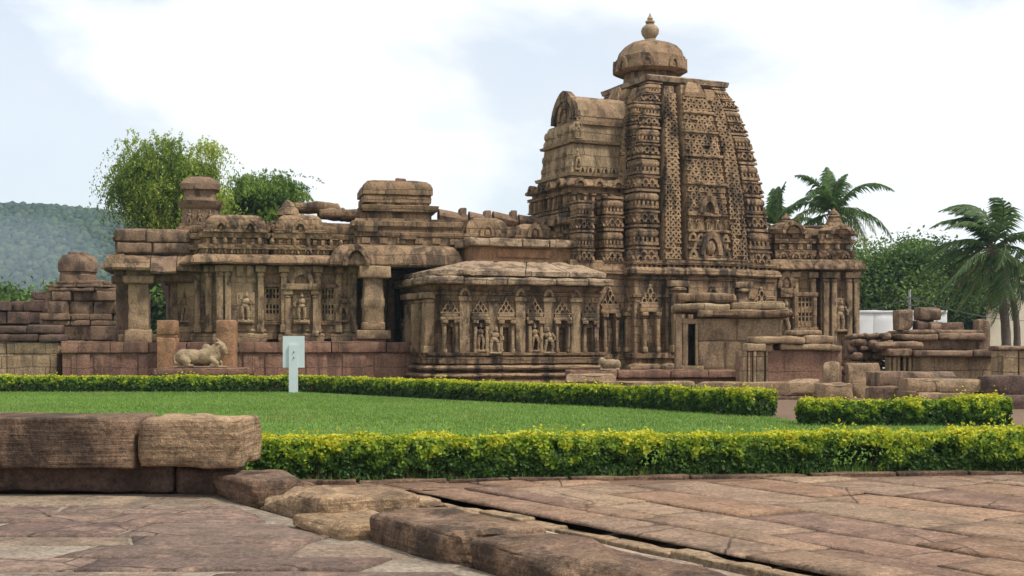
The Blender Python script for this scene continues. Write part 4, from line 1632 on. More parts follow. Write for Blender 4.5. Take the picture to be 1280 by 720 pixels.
# bull, pedestal and the two posts
Yb = 44.1
kb = Yb / FPX
p_ = at(251, 470, Yb)
sl = thing("pedestal", "flat red stone pedestal slab under the carved bull", "pedestal", (p_.x, Yb - .1, 0))
mb = MB()
mb.block(-58 * kb, 59 * kb, -.1, 1.3, EYE - 40 * kb, EYE - 30 * kb, .05, .03)
mb.build("slab", M_RED, sl)
mb = MB()
mb.block(-52 * kb, 52 * kb, .1, 1.2, -.05, EYE - 40 * kb - .005, .05, .03)
mb.build("base", M_RED, sl)
for px0, px1, top, lab in ((195.5, 219, 400, "orange stone post with a waisted neck behind the tail of the carved bull"), (269.5, 293, 400, "plain square orange stone post behind the head of the carved bull")):
    pw = (px1 - px0) / 2 * kb * 1.01
    x = at((px0 + px1) / 2, 460, Yb + .75).x
    zt_ = EYE + (HOR - top) * (Yb + .75) / FPX
    mb = MB()
    if px0 < 200:
        mb.block(-pw, pw, 0, .6, 0, zt_ - .62, .03, .02)
        mb.block(-pw * .9, pw * .9, .05, .55, zt_ - .64, zt_ - .5, .04, .02)
        mb.block(-pw, pw, 0, .6, zt_ - .52, zt_, .04, .02)
    else:
        mb.block(-pw, pw, 0, .6, 0, zt_, .05, .025)
    tag(mb.build("stone_post", M_POST, None, (x, Yb + .75, 0)), lab, "post", "posts behind the bull")
# reclining bull: one continuous body, head to the right
mb = MB()
bz = 0.0
L_ = lambda x, y, z: (x, y, z)
mb.block(-.98, .98, -.36, .36, 0, .07, .03, .01)
mb.ell((-.35, 0, .40), (.60, .33, .31), None, 18, 12)
mb.ell((.25, 0, .42), (.52, .31, .32), None, 18, 12)
mb.ell((-.62, 0, .42), (.33, .32, .30), None, 16, 12)
mb.ell((.22, 0, .77), (.17, .13, .14), None, 14, 10)
mb.tube([(.38, 0, .50), (.58, 0, .68), (.72, 0, .84)], [.30, .24, .18], 14)
mb.tube([(.68, 0, .90), (.82, -.03, .80), (.94, -.05, .62), (.97, -.05, .54)], [.16, .165, .115, .09], 12)
mb.ell((.97, -.05, .55), (.08, .095, .075), None, 10, 8)
mb.tube([(.70, 0, .70), (.66, 0, .45), (.60, 0, .25)], [.14, .16, .12], 10)
for sg in (-1, 1):
    mb.ell((.66, sg * .17, .93), (.10, .07, .045), Matrix.Rotation(.6 * sg, 3, 'Z').to_euler(), 8, 6)
    mb.tube([(.70, sg * .08, 1.0), (.64, sg * .10, 1.08), (.62, sg * .08, 1.13)], [.04, .035, .02], 7)
    # folded fore leg
    mb.tube([(.42, sg * .26, .34), (.66, sg * .30, .20), (.74, sg * .30, .14)], [.13, .10, .085], 9)
    mb.tube([(.76, sg * .30, .13), (.56, sg * .31, .10), (.42, sg * .30, .10)], [.08, .065, .06], 8)
    # folded hind leg
    mb.tube([(-.66, sg * .25, .38), (-.44, sg * .33, .24), (-.34, sg * .34, .16)], [.19, .14, .09], 10)
    mb.tube([(-.34, sg * .34, .15), (-.56, sg * .35, .11), (-.40, sg * .36, .09), (-.18, sg * .35, .09)], [.085, .07, .06, .055], 8)
mb.tube([(-.90, 0, .55), (-.97, -.08, .40), (-.92, -.22, .22), (-.80, -.3, .13)], [.05, .045, .04, .05], 7)
me = remesh_mesh(mb, .024, 5)
me.materials.append(M_BULL)
bull = bpy.data.objects.new("bull_statue", me)
COL.objects.link(bull)
bsc = 65 * kb / 1.95
bull.scale = (bsc, bsc, bsc)
bull.location = (at(247, 458, Yb).x, Yb + .42, EYE - 30 * kb + .0)
tag(bull, "pale stone carving of a humped bull lying down, head to the right", "statue")

# sign on a post, seen from behind
Ys = 42.0
ks = Ys / FPX
ps = at(367, 490, Ys)
sign = thing("sign_board", "blank back of a pale grey sign plate on a post at the lawn's far hedge", "sign", (ps.x, Ys, 0))
mb = MB()
mb.box(-13.5 * ks, 13.5 * ks, -.0, .035, EYE - 29.5 * ks, EYE + 10 * ks)
mb.build("plate", M_SIGN, sign, smooth=False)
mb = MB()
mb.box(-5.5 * ks, 5.5 * ks, -.07, -.003, -.05, EYE - 1 * ks)
po_ = mb.build("post", M_SIGN, sign, smooth=False)
mb = MB()
for z in (EYE - 10 * ks, EYE - 17 * ks):
    mb.lathe(0.02, -.085, [(z - .02, .02), (z + .02, .02)], 8)
mb.build("bolt", M_IRON, po_)

# long low plinth courses in front of tower and cell
Y = 41.5
pl2 = thing("low_plinth", "long low red stone plinth running in front of the cell under the tower", "plinth", (at(712, 470, Y).x, Y, 0), R(4))
k = Y / FPX
mb = MB()
zw = lambda py: EYE + (HOR - py) * k
for (a, b) in ((0, 60), (60.6, 128), (128.6, 175), (175.6, 218)):
    mb.block(a * k, b * k, 0, 1.4, zw(473), zw(463), .04, .03)
mb.block(0, 218 * k, .12, 1.3, -.05, zw(473) - .005, .03, .03)
mb.build("plinth_blocks", M_RED, pl2)
Y = 38.5
for (a, b, ya, yb, m, lab) in ((708, 770, 478, 468, M_RUINP, "thin slab lying left of the long edging slabs, below a small worn animal carving"),
                               (752, 870, 487, 477, M_RUINP, "long flat edging slab lying behind the hedge, left of the thick slab with a broken end"),
                               (871, 1027, 496, 478, M_RUINP, "long thick edging slab with a broken right end behind the hedge")):
    stone_thing("edging_slab", lab, "stone slab", a, b, ya, yb, Y + (870 - b) * .008, .9, m, 2, .06, .04, "edging slabs behind the hedge")
stone_thing("foundation_course", "dark worn course of stone under the long edging slabs", "stone course", 828, 1025, 512, 495, 37.2, 1.0, M_RUIN, 2, .06, .05, ground=True)
mb = MB()
mb.block(-.42, .42, -.16, .2, 0, .08, .03, .02)
mb.ell((-.05, 0, .28), (.36, .17, .19), None, 12, 8)
mb.ell((.30, 0, .38), (.15, .14, .17), None, 10, 8)
mb.ell((-.3, 0, .25), (.16, .18, .2), None, 10, 8)
mb.tube([(.25, -.08, .3), (.34, -.1, .05)], [.09, .07], 7)
mb.tube([(-.3, -.1, .25), (-.24, -.14, .05)], [.1, .07], 7)
me = remesh_mesh(mb, .03, 4)
me.materials.append(M_BULL)
o = bpy.data.objects.new("animal_carving", me)
COL.objects.link(o)
o.location = at(762, 463, 41.8)
o.rotation_euler = (0, 0, R(180))
o.scale = (.8, .8, .8)
tag(o, "small worn animal carving resting on the end of the low red plinth", "statue")

# carved wall with a red panel
Y = 40
k = Y / FPX
zw = lambda py: EYE + (HOR - py) * k
pw = thing("panelled_wall", "low wall with a fluted pilaster and a broad dark red panel, right of the cell", "wall", (at(928, 478, Y).x, Y, 0), R(3))
mb = MB()
mb.block(0, 128 * k, .15, 1.0, -.05, zw(438), .03, .02)
mb.build("red_panel", M_RED, pw)
mb = MB()
for (a, b, v) in ((0, 6, -.03), (6.5, 9, -.09), (9.5, 12.5, -.03), (13, 17, -.09), (17.5, 27, -.05), (30, 33, .04)):
    mb.block(a * k, b * k, v, .5, -.05, zw(439), .012, .008, .4)
mb.block(4 * k, 29 * k, -.12, .6, zw(439), zw(429.5), .03, .02)
mb.build("pilaster", M_PALE, pw)
mb = MB()
for (a, b, ya, yb, v) in ((14, 79, 429.5, 421, -.1), (29.5, 40, 440, 430, .05), (48, 113, 438, 430, -.05), (112, 128, 440, 431, 0), (79.6, 118, 430, 419, 0), (64, 105, 419, 412, .3)):
    mb.block(a * k, b * k, v, 1.1, zw(ya), zw(yb), .06, .035, .25)
mb.build("coping", M_RUINP, pw)
stone_thing("standing_stone", "short upright carved stone in front of the dark red panel", "standing stone", 1029, 1047, 486, 452, 38.5, .35, M_RUINP, -25, .05, .03, ground=True)
stone_thing("buff_slab", "plain upright buff stone slab right of the panelled wall", "stone slab", 1060, 1101, 497, 454, 38.6, .35, M_RUINP, 5, .03, .02, ground=True)
stone_thing("boulder", "rounded pale boulder lying behind the hedge gap", "boulder", 1030, 1068, 500, 480, 36.5, .8, M_RUINP, 12, .25, .12, ground=True)

# rubble between annex and ruined platform
_b = MB()
rb = thing("rubble_wall", "heap of small rough stones between the domed shrine and the ruined platform", "ruin", (at(1070, 450, 42).x, 42, 0))
k = 42 / FPX
mb = MB()
zw = lambda py: EYE + (HOR - py) * k
z = -.05
while z < zw(418):
    h = random.uniform(.2, .35)
    x = -8 + (z * 3)
    while x < 52 - z * 5:
        L = random.uniform(9, 20)
        mb.block(x * k, (x + L) * k - .02, random.uniform(-.2, .25), 1.5, z, z + h - .01, .09, .06, .22)
        x += L
    z += h
mb.block(-4 * k, 40 * k, .5, 1.4, -.05, zw(424), .1, .05)
mb.build("wall_blocks", M_RUIN, rb)

# ruined platform (carved mouldings) and its loose stones
Y = 41
k = Y / FPX
zw = lambda py: EYE + (HOR - py) * k
rp = thing("ruined_platform", "ruined moulded platform with stepped stone courses at the right, below the palms", "ruin", (at(1110, 470, Y).x, Y, 0))
mb = MB()
mb.block(33 * k, 137 * k, .2, 3, -.05, zw(446), .03, .02)
for a in (4, 9, 14, 22, 28):
    mb.block(a * k, (a + 4) * k, .15 + random.uniform(0, .1), .7, -.05, zw(446), .02, .02)
mb.build("platform_wall", M_PALE, rp)
mb = MB()
for (a, b, ya, yb, v) in ((0, 30, 446, 436, -.1), (30.5, 104, 446, 438, -.15), (104.5, 137, 446, 437, -.15)):
    mb.block(a * k, b * k, v, 3, zw(ya), zw(yb), .05, .03, .25)
mb.block(40 * k, 122 * k, .5, 3, zw(438), zw(424), .04, .03)
for (a, b, ya, yb, v) in ((22, 66, 425, 417.5, .25), (66.5, 127, 425, 416, .2), (30, 125, 418, 412, .35)):
    mb.block(a * k, b * k, v, 3, zw(ya), zw(yb), .06, .03, .25)
mb.block(-12 * k, 50 * k, .1, 2, zw(437), zw(427), .12, .06, .25)
mb.block(72 * k, 112 * k, 1.2, 2, zw(413), zw(402), .04, .03)
mb.build("moulded_courses", M_RUIN, rp)
stone_thing("upright_block", "upright rectangular block standing on the ruined platform, left of the two stacked blocks", "stone block", 1123, 1142, 413, 387, 42, .55, M_RUIN, 6, .06, .03)
stone_thing("stone_block", "broad brown block topping a small stack on the ruined platform", "stone block", 1148, 1178, 400, 384, 42, .7, M_RUIN, -4, .05, .03)
stone_thing("stone_block", "dark block supporting the broad brown block on the ruined platform", "stone block", 1147, 1171, 413, 400, 42, .6, M_RUIND, 0, .05, .03)
stone_thing("stone_block", "small squarish block right of the stack on the ruined platform", "stone block", 1164, 1181, 413, 402, 41.6, .4, M_RUIN, 8, .05, .03)
stone_thing("upright_block", "tall thin upright stone at the right end of the ruined platform", "standing stone", 1223, 1239, 446, 399, 41.4, .4, M_RUIN, 10, .04, .03, z0=.0)
p_ = at(1248, 470, 39)
rw = thing("pillared_wall", "broken wall with a carved buff pier at the right edge of the view", "wall", (p_.x, 39, 0))
k = 39 / FPX
zw = lambda py: EYE + (HOR - py) * k
mb = MB()
mb.block(0, 25 * k, 0, .6, -.05, zw(438), .03, .02)
mb.block(5 * k, 20 * k, -.06, .1, .1, zw(446), .02, .01)
mb.block(27 * k, 36 * k, .1, .6, -.05, zw(438), .03, .02)
mb.block(38 * k, 80 * k, .2, .7, -.05, zw(438), .03, .02)
mb.build("pier", M_PALE, rw)
mb = MB()
mb.block(-2 * k, 80 * k, -.08, .7, zw(438), zw(432.5), .04, .03)
mb.build("coping", M_RUIN, rw)

# the nearer terrace of big blocks, each block a thing
terr = [
    ("long brown block in the upper course of the terrace, at its left end", 1097, 1199, 484, 465, 34.2, 1.2, M_RUIN),
    ("cream block at the middle of the terrace, left of a longer cream block", 1134, 1172, 491, 473, 32.6, .9, M_RUINP),
    ("longer cream block between the shorter cream block and the dark pitted block", 1173, 1232, 491, 474, 32.5, .9, M_RUINP),
    ("big dark pitted block at the right end of the terrace", 1233, 1330, 498, 470, 32.2, .9, M_RUIND),
    ("red brown block under the left end of the terrace", 1093, 1134, 512, 484, 33.4, 1.0, M_RUIN),
    ("narrow wedge stone low in the terrace, between the red brown and the flat cream block", 1134.5, 1146, 506, 489, 32.4, .9, M_RUIN),
    ("flat cream block in the lower course of the terrace, below the two cream blocks", 1146.5, 1208, 510, 491, 32.3, 1.0, M_RUINP),
    ("wide purplish block in the lower course below the dark pitted block", 1209, 1330, 518, 494.5, 31.8, 1.2, M_RUIND),
    ("low brown stone at the foot of the terrace, at the right edge of the view", 1258, 1330, 533, 518, 30.2, 1.0, M_RUIN),
]
for (lab, a, b, ya, yb, Y, dp, m) in terr:
    stone_thing("terrace_block", lab, "stone block", a, b, ya, yb, Y, dp, m, random.uniform(-2, 2), .07, .045, "blocks of the ruined terrace", ground=ya >= 505, step=.2)


# ------------------------------------------------------------------ ground and lawn
def sheet(name, poly, z, mat, kind="structure", cut=None):
    me = bpy.data.meshes.new(name)
    me.from_pydata([(x, y, z) for x, y in poly], [], [tuple(range(len(poly)))])
    me.materials.append(mat)
    o = bpy.data.objects.new(name, me)
    COL.objects.link(o)
    o["kind"] = kind
    return o


def soil(name, a, b, c, s1=.35, s2=6):
    m, nt, bs = new_mat(name)
    tc = nd(nt, "ShaderNodeTexCoord")
    n1 = nd(nt, "ShaderNodeTexNoise", Scale=s1, Detail=6, Roughness=.6)
    n2 = nd(nt, "ShaderNodeTexNoise", Scale=s2, Detail=6, Roughness=.7)
    for n in (n1, n2):
        nt.links.new(tc.outputs["Object"], n.inputs["Vector"])
    col = mix(nt, ramp(nt, n1.outputs["Fac"], .38, .62), a, b)
    col = mix(nt, ramp(nt, n2.outputs["Fac"], .45, .7), col, c)
    nt.links.new(col, bs.inputs["Base Color"])
    bp = nd(nt, "ShaderNodeBump", Strength=.5, Distance=.05)
    nt.links.new(n2.outputs["Fac"], bp.inputs["Height"])
    nt.links.new(bp.outputs[0], bs.inputs["Normal"])
    return m


M_SOIL = soil("red_earth", (.17, .105, .07), (.13, .085, .058), (.20, .135, .09))
M_TURF = soil("turf", (.11, .19, .045), (.135, .22, .055), (.09, .155, .04), .5, 9)
# one sheet to the horizon, left open under the paved court and terrace (they have their own bed)
me = bpy.data.meshes.new("ground")
gv = [(x, y, -.02) for y in (-300, 2, 14.2, 4000) for x in (-2500, -14, 14, 2500)]
me.from_pydata(gv, [], [(4 * j + i, 4 * j + i + 1, 4 * j + i + 5, 4 * j + i + 4) for j in range(3) for i in range(3) if (i, j) != (1, 1)])
me.materials.append(M_SOIL)
go_ = bpy.data.objects.new("ground", me)
COL.objects.link(go_)
structure(go_)

lawn_poly = [(-30, 16.4), (-3, 15.9), (7.5, 16.9), (14, 17.4), (14, 24.5), (6.4, 25.1), (5.6, 28), (3.6, 31.2), (-2, 36.4), (-7, 42.4), (-30, 42.6)]
sheet("lawn_soil", lawn_poly, .0, M_TURF)


def inside(poly, x, y):
    c = np.zeros(len(x), dtype=bool)
    j = len(poly) - 1
    for i in range(len(poly)):
        xi, yi = poly[i]
        xj, yj = poly[j]
        t = ((yi > y) != (yj > y)) & (x < (xj - xi) * (y - yi) / (yj - yi + 1e-9) + xi)
        c ^= t
        j = i
    return c


def blades(name, poly, n, h0, h1, w, c0, c1, xr, yr, near_bias=1.0):
    y = yr[0] + (yr[1] - yr[0]) * RNG.random(n) ** near_bias
    x = RNG.uniform(xr[0], xr[1], n)
    ok = inside(poly, x, y) & (np.abs(x) < .47 * y + 1.5)
    x, y = x[ok], y[ok]
    n = len(x)
    h = RNG.uniform(h0, h1, n)
    a = RNG.uniform(0, 2 * np.pi, n)
    lx, ly = RNG.normal(0, .4, n) * h, RNG.normal(0, .4, n) * h
    dx, dy = np.cos(a) * w, np.sin(a) * w
    V = np.stack([np.stack([x - dx, y - dy, 0 * x], 1), np.stack([x + dx, y + dy, 0 * x], 1), np.stack([x + lx, y + ly, h], 1)], 1).reshape(-1, 3)
    F = np.arange(3 * n).reshape(-1, 3)
    patch = np.array([noise.noise(Vector((p * .16, q * .33, 0))) + .8 * noise.noise(Vector((p * .9, q * 1.1, 4))) for p, q in zip(x, y)]) * .8 + .5
    f = np.clip(RNG.random(n) * .5 + patch * .5, 0, 1)[:, None]
    C = np.array(c0)[None] * (1 - f) + np.array(c1)[None] * f
    dry = np.array([noise.noise(Vector((p * .5 + 40, q * .5, 9))) + .6 * noise.noise(Vector((p * 2.3, q * 2.3, 2))) for p, q in zip(x, y)])
    g = (np.clip((dry - .28) * 2.2, 0, .55) * (RNG.random(n) < .75))[:, None]
    C = C * (1 - g) + np.array([.27, .29, .085])[None] * g
    C *= RNG.uniform(.75, 1.2, (n, 1))
    C = np.repeat(C, 3, 0)
    o = np_mesh(name, V, F, M_LEAF, None, C)
    o["kind"] = "stuff"
    return o


tag(blades("lawn_grass", lawn_poly, 330000, .025, .06, .012, (.125, .215, .034), (.225, .36, .068), (-21, 14), (15.5, 42.6), 1.25),
    "smooth mown green grass of the lawn between the hedges", "grass", kind="stuff")


# ------------------------------------------------------------------ leaves
def leaf_quads(P, N, size, col, aspect=1.7, T=None):
    """diamond leaves at P facing N"""
    n = len(P)
    N = N / (np.linalg.norm(N, axis=1, keepdims=True) + 1e-9)
    if T is None:
        T = RNG.normal(size=(n, 3))
    T = T - N * np.sum(T * N, 1, keepdims=True)
    T /= np.linalg.norm(T, axis=1, keepdims=True) + 1e-9
    B = np.cross(N, T)
    s = size[:, None] if np.ndim(size) else size
    V = np.stack([P - T * s * .5 * aspect, P + B * s * .5 - T * s * .1, P + T * s * .5 * aspect, P - B * s * .5 - T * s * .1], 1).reshape(-1, 3)
    F = np.arange(4 * n).reshape(-1, 4)
    return V, F, np.repeat(col, 4, 0)


def lerp_cols(f, stops):
    f = np.clip(f, 0, 1)
    xs = [s[0] for s in stops]
    return np.stack([np.interp(f, xs, [s[1][k] for s in stops]) for k in range(3)], 1)


def hedge(name, label, p0, p1, depth, height, nleaf, size, ragged=.05, holes=0.0, seed=1, taper=0.0):
    """clipped hedge from p0 to p1 (front foot line); leaves shaped by an uneven shell"""
    rng = np.random.default_rng(seed)
    p0, p1 = np.array(p0, float), np.array(p1, float)
    d = p1 - p0
    L = np.linalg.norm(d)
    d /= L
    nb = np.array([-d[1], d[0]])
    # shell sampling in (s, q, z): faces front, top, back, ends
    area = [L * height, L * depth * 1.15, L * height * .35, depth * height, depth * height]
    cnt = (np.array(area) / sum(area) * nleaf).astype(int)
    S, Q, Z, NN = [], [], [], []
    for k, c in enumerate(cnt):
        a, b = rng.random(c), rng.random(c)
        if k == 0:
            s, q, z, nn = a * L, np.zeros(c), b ** .85 * height, (0, -1, .25)
        elif k == 1:
            s, q, z, nn = a * L, b * depth, np.full(c, height), (0, -.15, 1)
        elif k == 2:
            s, q, z, nn = a * L, np.full(c, depth), b * height, (0, 1, .2)
        elif k == 3:
            s, q, z, nn = np.zeros(c), a * depth, b * height, (-1, 0, .2)
        else:
            s, q, z, nn = np.full(c, L), a * depth, b * height, (1, 0, .2)
        S.append(s); Q.append(q); Z.append(z)
        NN.append(np.tile(np.array(nn, float), (c, 1)))
    S, Q, Z, NN = map(np.concatenate, (S, Q, Z, NN))
    n = len(S)
    lump = np.array([noise.noise(Vector((s * 2.1 + seed * 9, q * 2.1 - z * .0 + seed, z * 2.6))) for s, q, z in zip(S, Q, Z)])
    lump2 = np.array([noise.noise(Vector((s * 7 + seed * 5, q * 7, z * 8))) for s, q, z in zip(S, Q, Z)])
    hv = np.array([noise.noise(Vector((s * .9 + seed * 3, .5, seed))) for s in S])
    inn = np.abs(rng.normal(0, .05, n)) * 1.3
    off = ragged * (lump * 1.1 + lump2 * .8) - inn
    roundc = np.clip((Z / height - .7) / .3, 0, 1) ** 2 * .07
    Zs = Z * (1 + .10 * hv * (1 + taper)) + NN[:, 2] * off * (NN[:, 2] > .5)
    Qs = Q + NN[:, 1] * off * (np.abs(NN[:, 1]) > .5) + roundc * (Q < depth * .3)
    Ss = S + NN[:, 0] * off
    keep = (lump2 + lump * .6 > -.62)
    if holes:
        hn = np.array([noise.noise(Vector((s * 1.1 + 31 * seed, 0, z * .6))) for s, z in zip(S, Z)])
        keep &= ~((hn > .18) & (Z < height * (holes + .25 * hn)) & (NN[:, 1] < -.5))
    # sprigs on top
    tops = rng.random(n) < .035
    up = tops & (NN[:, 2] > .5)
    Zs = Zs + up * np.minimum(rng.exponential(.028, n), .11) * (1 + .8 * (hv > .25))
    P = np.stack([p0[0] + d[0] * Ss + nb[0] * Qs, p0[1] + d[1] * Ss + nb[1] * Qs, np.maximum(Zs, .01)], 1)
    W = np.stack([NN[:, 0] * d[0] + NN[:, 1] * nb[0], NN[:, 0] * d[1] + NN[:, 1] * nb[1], NN[:, 2]], 1)
    W = W + rng.normal(0, .65, (n, 3))
    # young shoots are yellow, old wood leaves deep green
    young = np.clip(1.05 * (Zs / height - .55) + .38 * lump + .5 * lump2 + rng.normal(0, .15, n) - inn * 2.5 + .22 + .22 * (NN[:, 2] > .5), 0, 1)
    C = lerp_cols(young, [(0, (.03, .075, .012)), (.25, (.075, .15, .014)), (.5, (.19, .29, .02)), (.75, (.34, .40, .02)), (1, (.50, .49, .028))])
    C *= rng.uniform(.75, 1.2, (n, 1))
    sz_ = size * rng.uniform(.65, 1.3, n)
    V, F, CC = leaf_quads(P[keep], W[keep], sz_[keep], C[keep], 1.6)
    base = np.array([p0[0] + d[0] * L / 2, p0[1] + d[1] * L / 2, 0])
    root = thing(name, label, "hedge", tuple(base), 0, "clipped garden hedges")
    np_mesh("foliage", V - base, F, M_LEAF, root, CC)
    # twiggy inside
    mb = MB()
    nt_ = int(L * 9)
    for k in range(nt_):
        s, q = rng.random() * L, depth * (.15 + .7 * rng.random())
        b0 = Vector((p0[0] + d[0] * s + nb[0] * q, p0[1] + d[1] * s + nb[1] * q, -.02)) - Vector(base)
        for _ in range(2):
            e = b0 + Vector((rng.normal(0, .10), rng.normal(0, .10), height * rng.uniform(.6, .95)))
            mb.tube([b0, (b0 + e) / 2 + Vector((rng.normal(0, .03), rng.normal(0, .03), 0)), e], [.012, .009, .004], 4)
    mb.build("twigs", M_BARK, root)
    return root


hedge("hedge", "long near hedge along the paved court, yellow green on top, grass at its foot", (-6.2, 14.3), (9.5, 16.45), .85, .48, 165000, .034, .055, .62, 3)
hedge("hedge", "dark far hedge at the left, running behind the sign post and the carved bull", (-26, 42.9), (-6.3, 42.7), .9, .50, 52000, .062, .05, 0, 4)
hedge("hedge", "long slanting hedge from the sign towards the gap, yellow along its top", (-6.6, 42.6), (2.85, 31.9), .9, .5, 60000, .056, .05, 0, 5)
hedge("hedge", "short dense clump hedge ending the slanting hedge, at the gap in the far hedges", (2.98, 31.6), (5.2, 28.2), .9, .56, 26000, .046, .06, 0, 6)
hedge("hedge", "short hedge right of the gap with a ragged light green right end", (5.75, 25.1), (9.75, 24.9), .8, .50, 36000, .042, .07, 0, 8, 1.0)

tag(blades("hedge_grass", [(-6, 14.30), (9.5, 16.45), (9.5, 17.1), (-6, 15.0)], 26000, .04, .17, .006, (.07, .16, .03), (.16, .30, .06), (-6, 9.5), (14.2, 16.9)),
    "tufts of pale grass growing at the foot of the near hedge", "grass", kind="stuff")


# ------------------------------------------------------------------ trees
def sky_tree(name, label, base, trunk_h, crown_c, crown_r, nclump, nleaf, size, stops, droop=0.0, seed=1, group=None, r0=.3, spread=.5, lean=(0, 0)):
    rng = np.random.default_rng(seed)
    b = Vector(base)
    root = thing(name, label, "tree", tuple(b), 0, group)
    cc, cr = np.array(crown_c, float), np.array(crown_r, float)
    cl = []
    while len(cl) < nclump:
        q = rng.normal(size=3)
        q /= np.linalg.norm(q)
        rad = rng.uniform(.35, 1.0) ** .6
        q = q * rad
        if q[2] < -.75:
            continue
        k = 1 + .35 * noise.noise(Vector((q[0] * 1.7 + seed, q[1] * 1.7, q[2] * 1.7)))
        cl.append(cc + q * cr * k)
    cl = np.array(cl)
    per = nleaf // nclump
    Vs, Fs, Cs = [], [], []
    off = 0
    tone = rng.uniform(-.34, .34, nclump)
    P, N, C, SZ, TT = [], [], [], [], []
    for i, c in enumerate(cl):
        m = int(per * rng.uniform(.5, 1.5))
        sp = cr.mean() * spread * rng.uniform(.5, 1.0) * .55
        g = rng.normal(0, 1, (m, 3)) * np.array([sp, sp, sp * .62])
        if droop:
            ns = max(3, m // 26)
            st = rng.normal(0, 1, (ns, 3)) * np.array([sp, sp, sp * .5])
            k = rng.integers(0, ns, m)
            t = rng.random(m)
            dirx = rng.normal(0, .55, (ns, 2))
            g = st[k] + np.stack([dirx[k, 0] * t, dirx[k, 1] * t, -droop * t * t * rng.uniform(.5, 1.3, ns)[k]], 1) + rng.normal(0, .05, (m, 3))
        P.append(c + g)
        N.append(rng.normal(0, 1, (m, 3)) + np.array([0, 0, .6]))
        f = .5 + tone[i] + rng.normal(0, .14, m) + .25 * g[:, 2] / (sp + .01) * .5
        C.append(lerp_cols(f, stops) * rng.uniform(.8, 1.2, (m, 1)))
        SZ.append(size * rng.uniform(.6, 1.35, m))
    P, N, C, SZ = map(np.concatenate, (P, N, C, SZ))
    T = None
    if droop:
        T = rng.normal(0, .5, (len(P), 3)) + np.array([0, 0, -1.0])
    V, F, CC = leaf_quads(P, N, SZ, C, 1.9 if not droop else 2.6, T)
    np_mesh("crown", V - np.array(b), F, M_LEAF, root, CC)
    mb = MB()
    fork = Vector((b.x + lean[0], b.y + lean[1], b.z + trunk_h)) - b
    mb.tube([Vector((0, 0, -.2)), fork * .5 + Vector((.06, 0, 0)), fork], [r0, r0 * .8, r0 * .66], 9)
    for c in cl[:: max(1, nclump // 34)]:
        e = Vector(c) - b
        mid = fork.lerp(e, .5) + Vector((rng.normal(0, .25), rng.normal(0, .25), .35))
        mb.tube([fork * .9, fork.lerp(mid, .5) + Vector((0, 0, .1)), mid, e], [r0 * .42, r0 * .3, r0 * .2, r0 * .06], 6)
    mb.build("trunk", M_BARK, root)
    return root


G_LIGHT = [(0, (.085, .15, .02)), (.35, (.20, .29, .04)), (.65, (.34, .42, .07)), (1, (.48, .54, .11))]
G_MID = [(0, (.05, .10, .015)), (.4, (.11, .195, .03)), (.7, (.19, .29, .045)), (1, (.29, .39, .075))]
G_DARK = [(0, (.022, .052, .012)), (.4, (.055, .112, .022)), (.7, (.11, .19, .038)), (1, (.19, .28, .06))]
Yt = 66
c1 = at(212, 228, Yt)
sky_tree("weeping_tree", "tall pale green feathery tree with drooping sprays behind the left end of the hall", (at(212, 430, Yt).x, Yt, 0), 4.0, (c1.x, Yt, c1.z), (2.75, 2.3, 2.35), 54, 96000, .062, G_LIGHT, 1.7, 21, "trees behind the hall", .28, .5)
c2 = at(322, 252, Yt + 3)
sky_tree("bushy_tree", "lower mid green tree with a pointed crown just right of the weeping tree", (c2.x, Yt + 3, 0), 3.8, (c2.x, Yt + 3, c2.z - .5), (2.0, 1.9, 2.1), 50, 80000, .065, G_MID, .5, 22, "trees behind the hall", .24, .5)
# dark trees at the right
for (px, py, Y, rx_, rz_, lab, s) in ((1105, 362, 84, 2.9, 2.7, "dense dark green tree just right of the domed shrine", 31),
                                      (1150, 356, 86, 2.8, 2.5, "dark green tree in the middle of the row, behind the electric pole", 32),
                                      (1195, 362, 90, 2.8, 2.3, "dark green tree behind the left fronds of the big palm", 33),
                                      (1275, 372, 96, 2.6, 2.0, "dark low tree behind the cream house at the right edge", 34)):
    c = at(px, py, Y)
    sky_tree("leafy_tree", lab, (c.x, Y, 0), 2.2, (c.x, Y, c.z - .6), (rx_, 2.4, rz_ + .5), 48, 46000, .135, G_DARK, 0, s, "dark trees at the right", .25, .62)
for (px, py, Y, rx_, rz_, lab, s) in ((24, 392, 90, 4.0, 2.0, "low dark tree beyond the rubble at the far left", 41),
                                      (196, 372, 92, 3.2, 2.0, "green tree seen through the open corner porch", 42)):
    c = at(px, py, Y)
    sky_tree("leafy_tree", lab, (c.x, Y, 0), 1.4, (c.x, Y, c.z - .6), (rx_, 2.4, rz_ + .5), 40, 20000, .2, G_DARK, 0, s, "low trees beyond the temple", .2, .6)


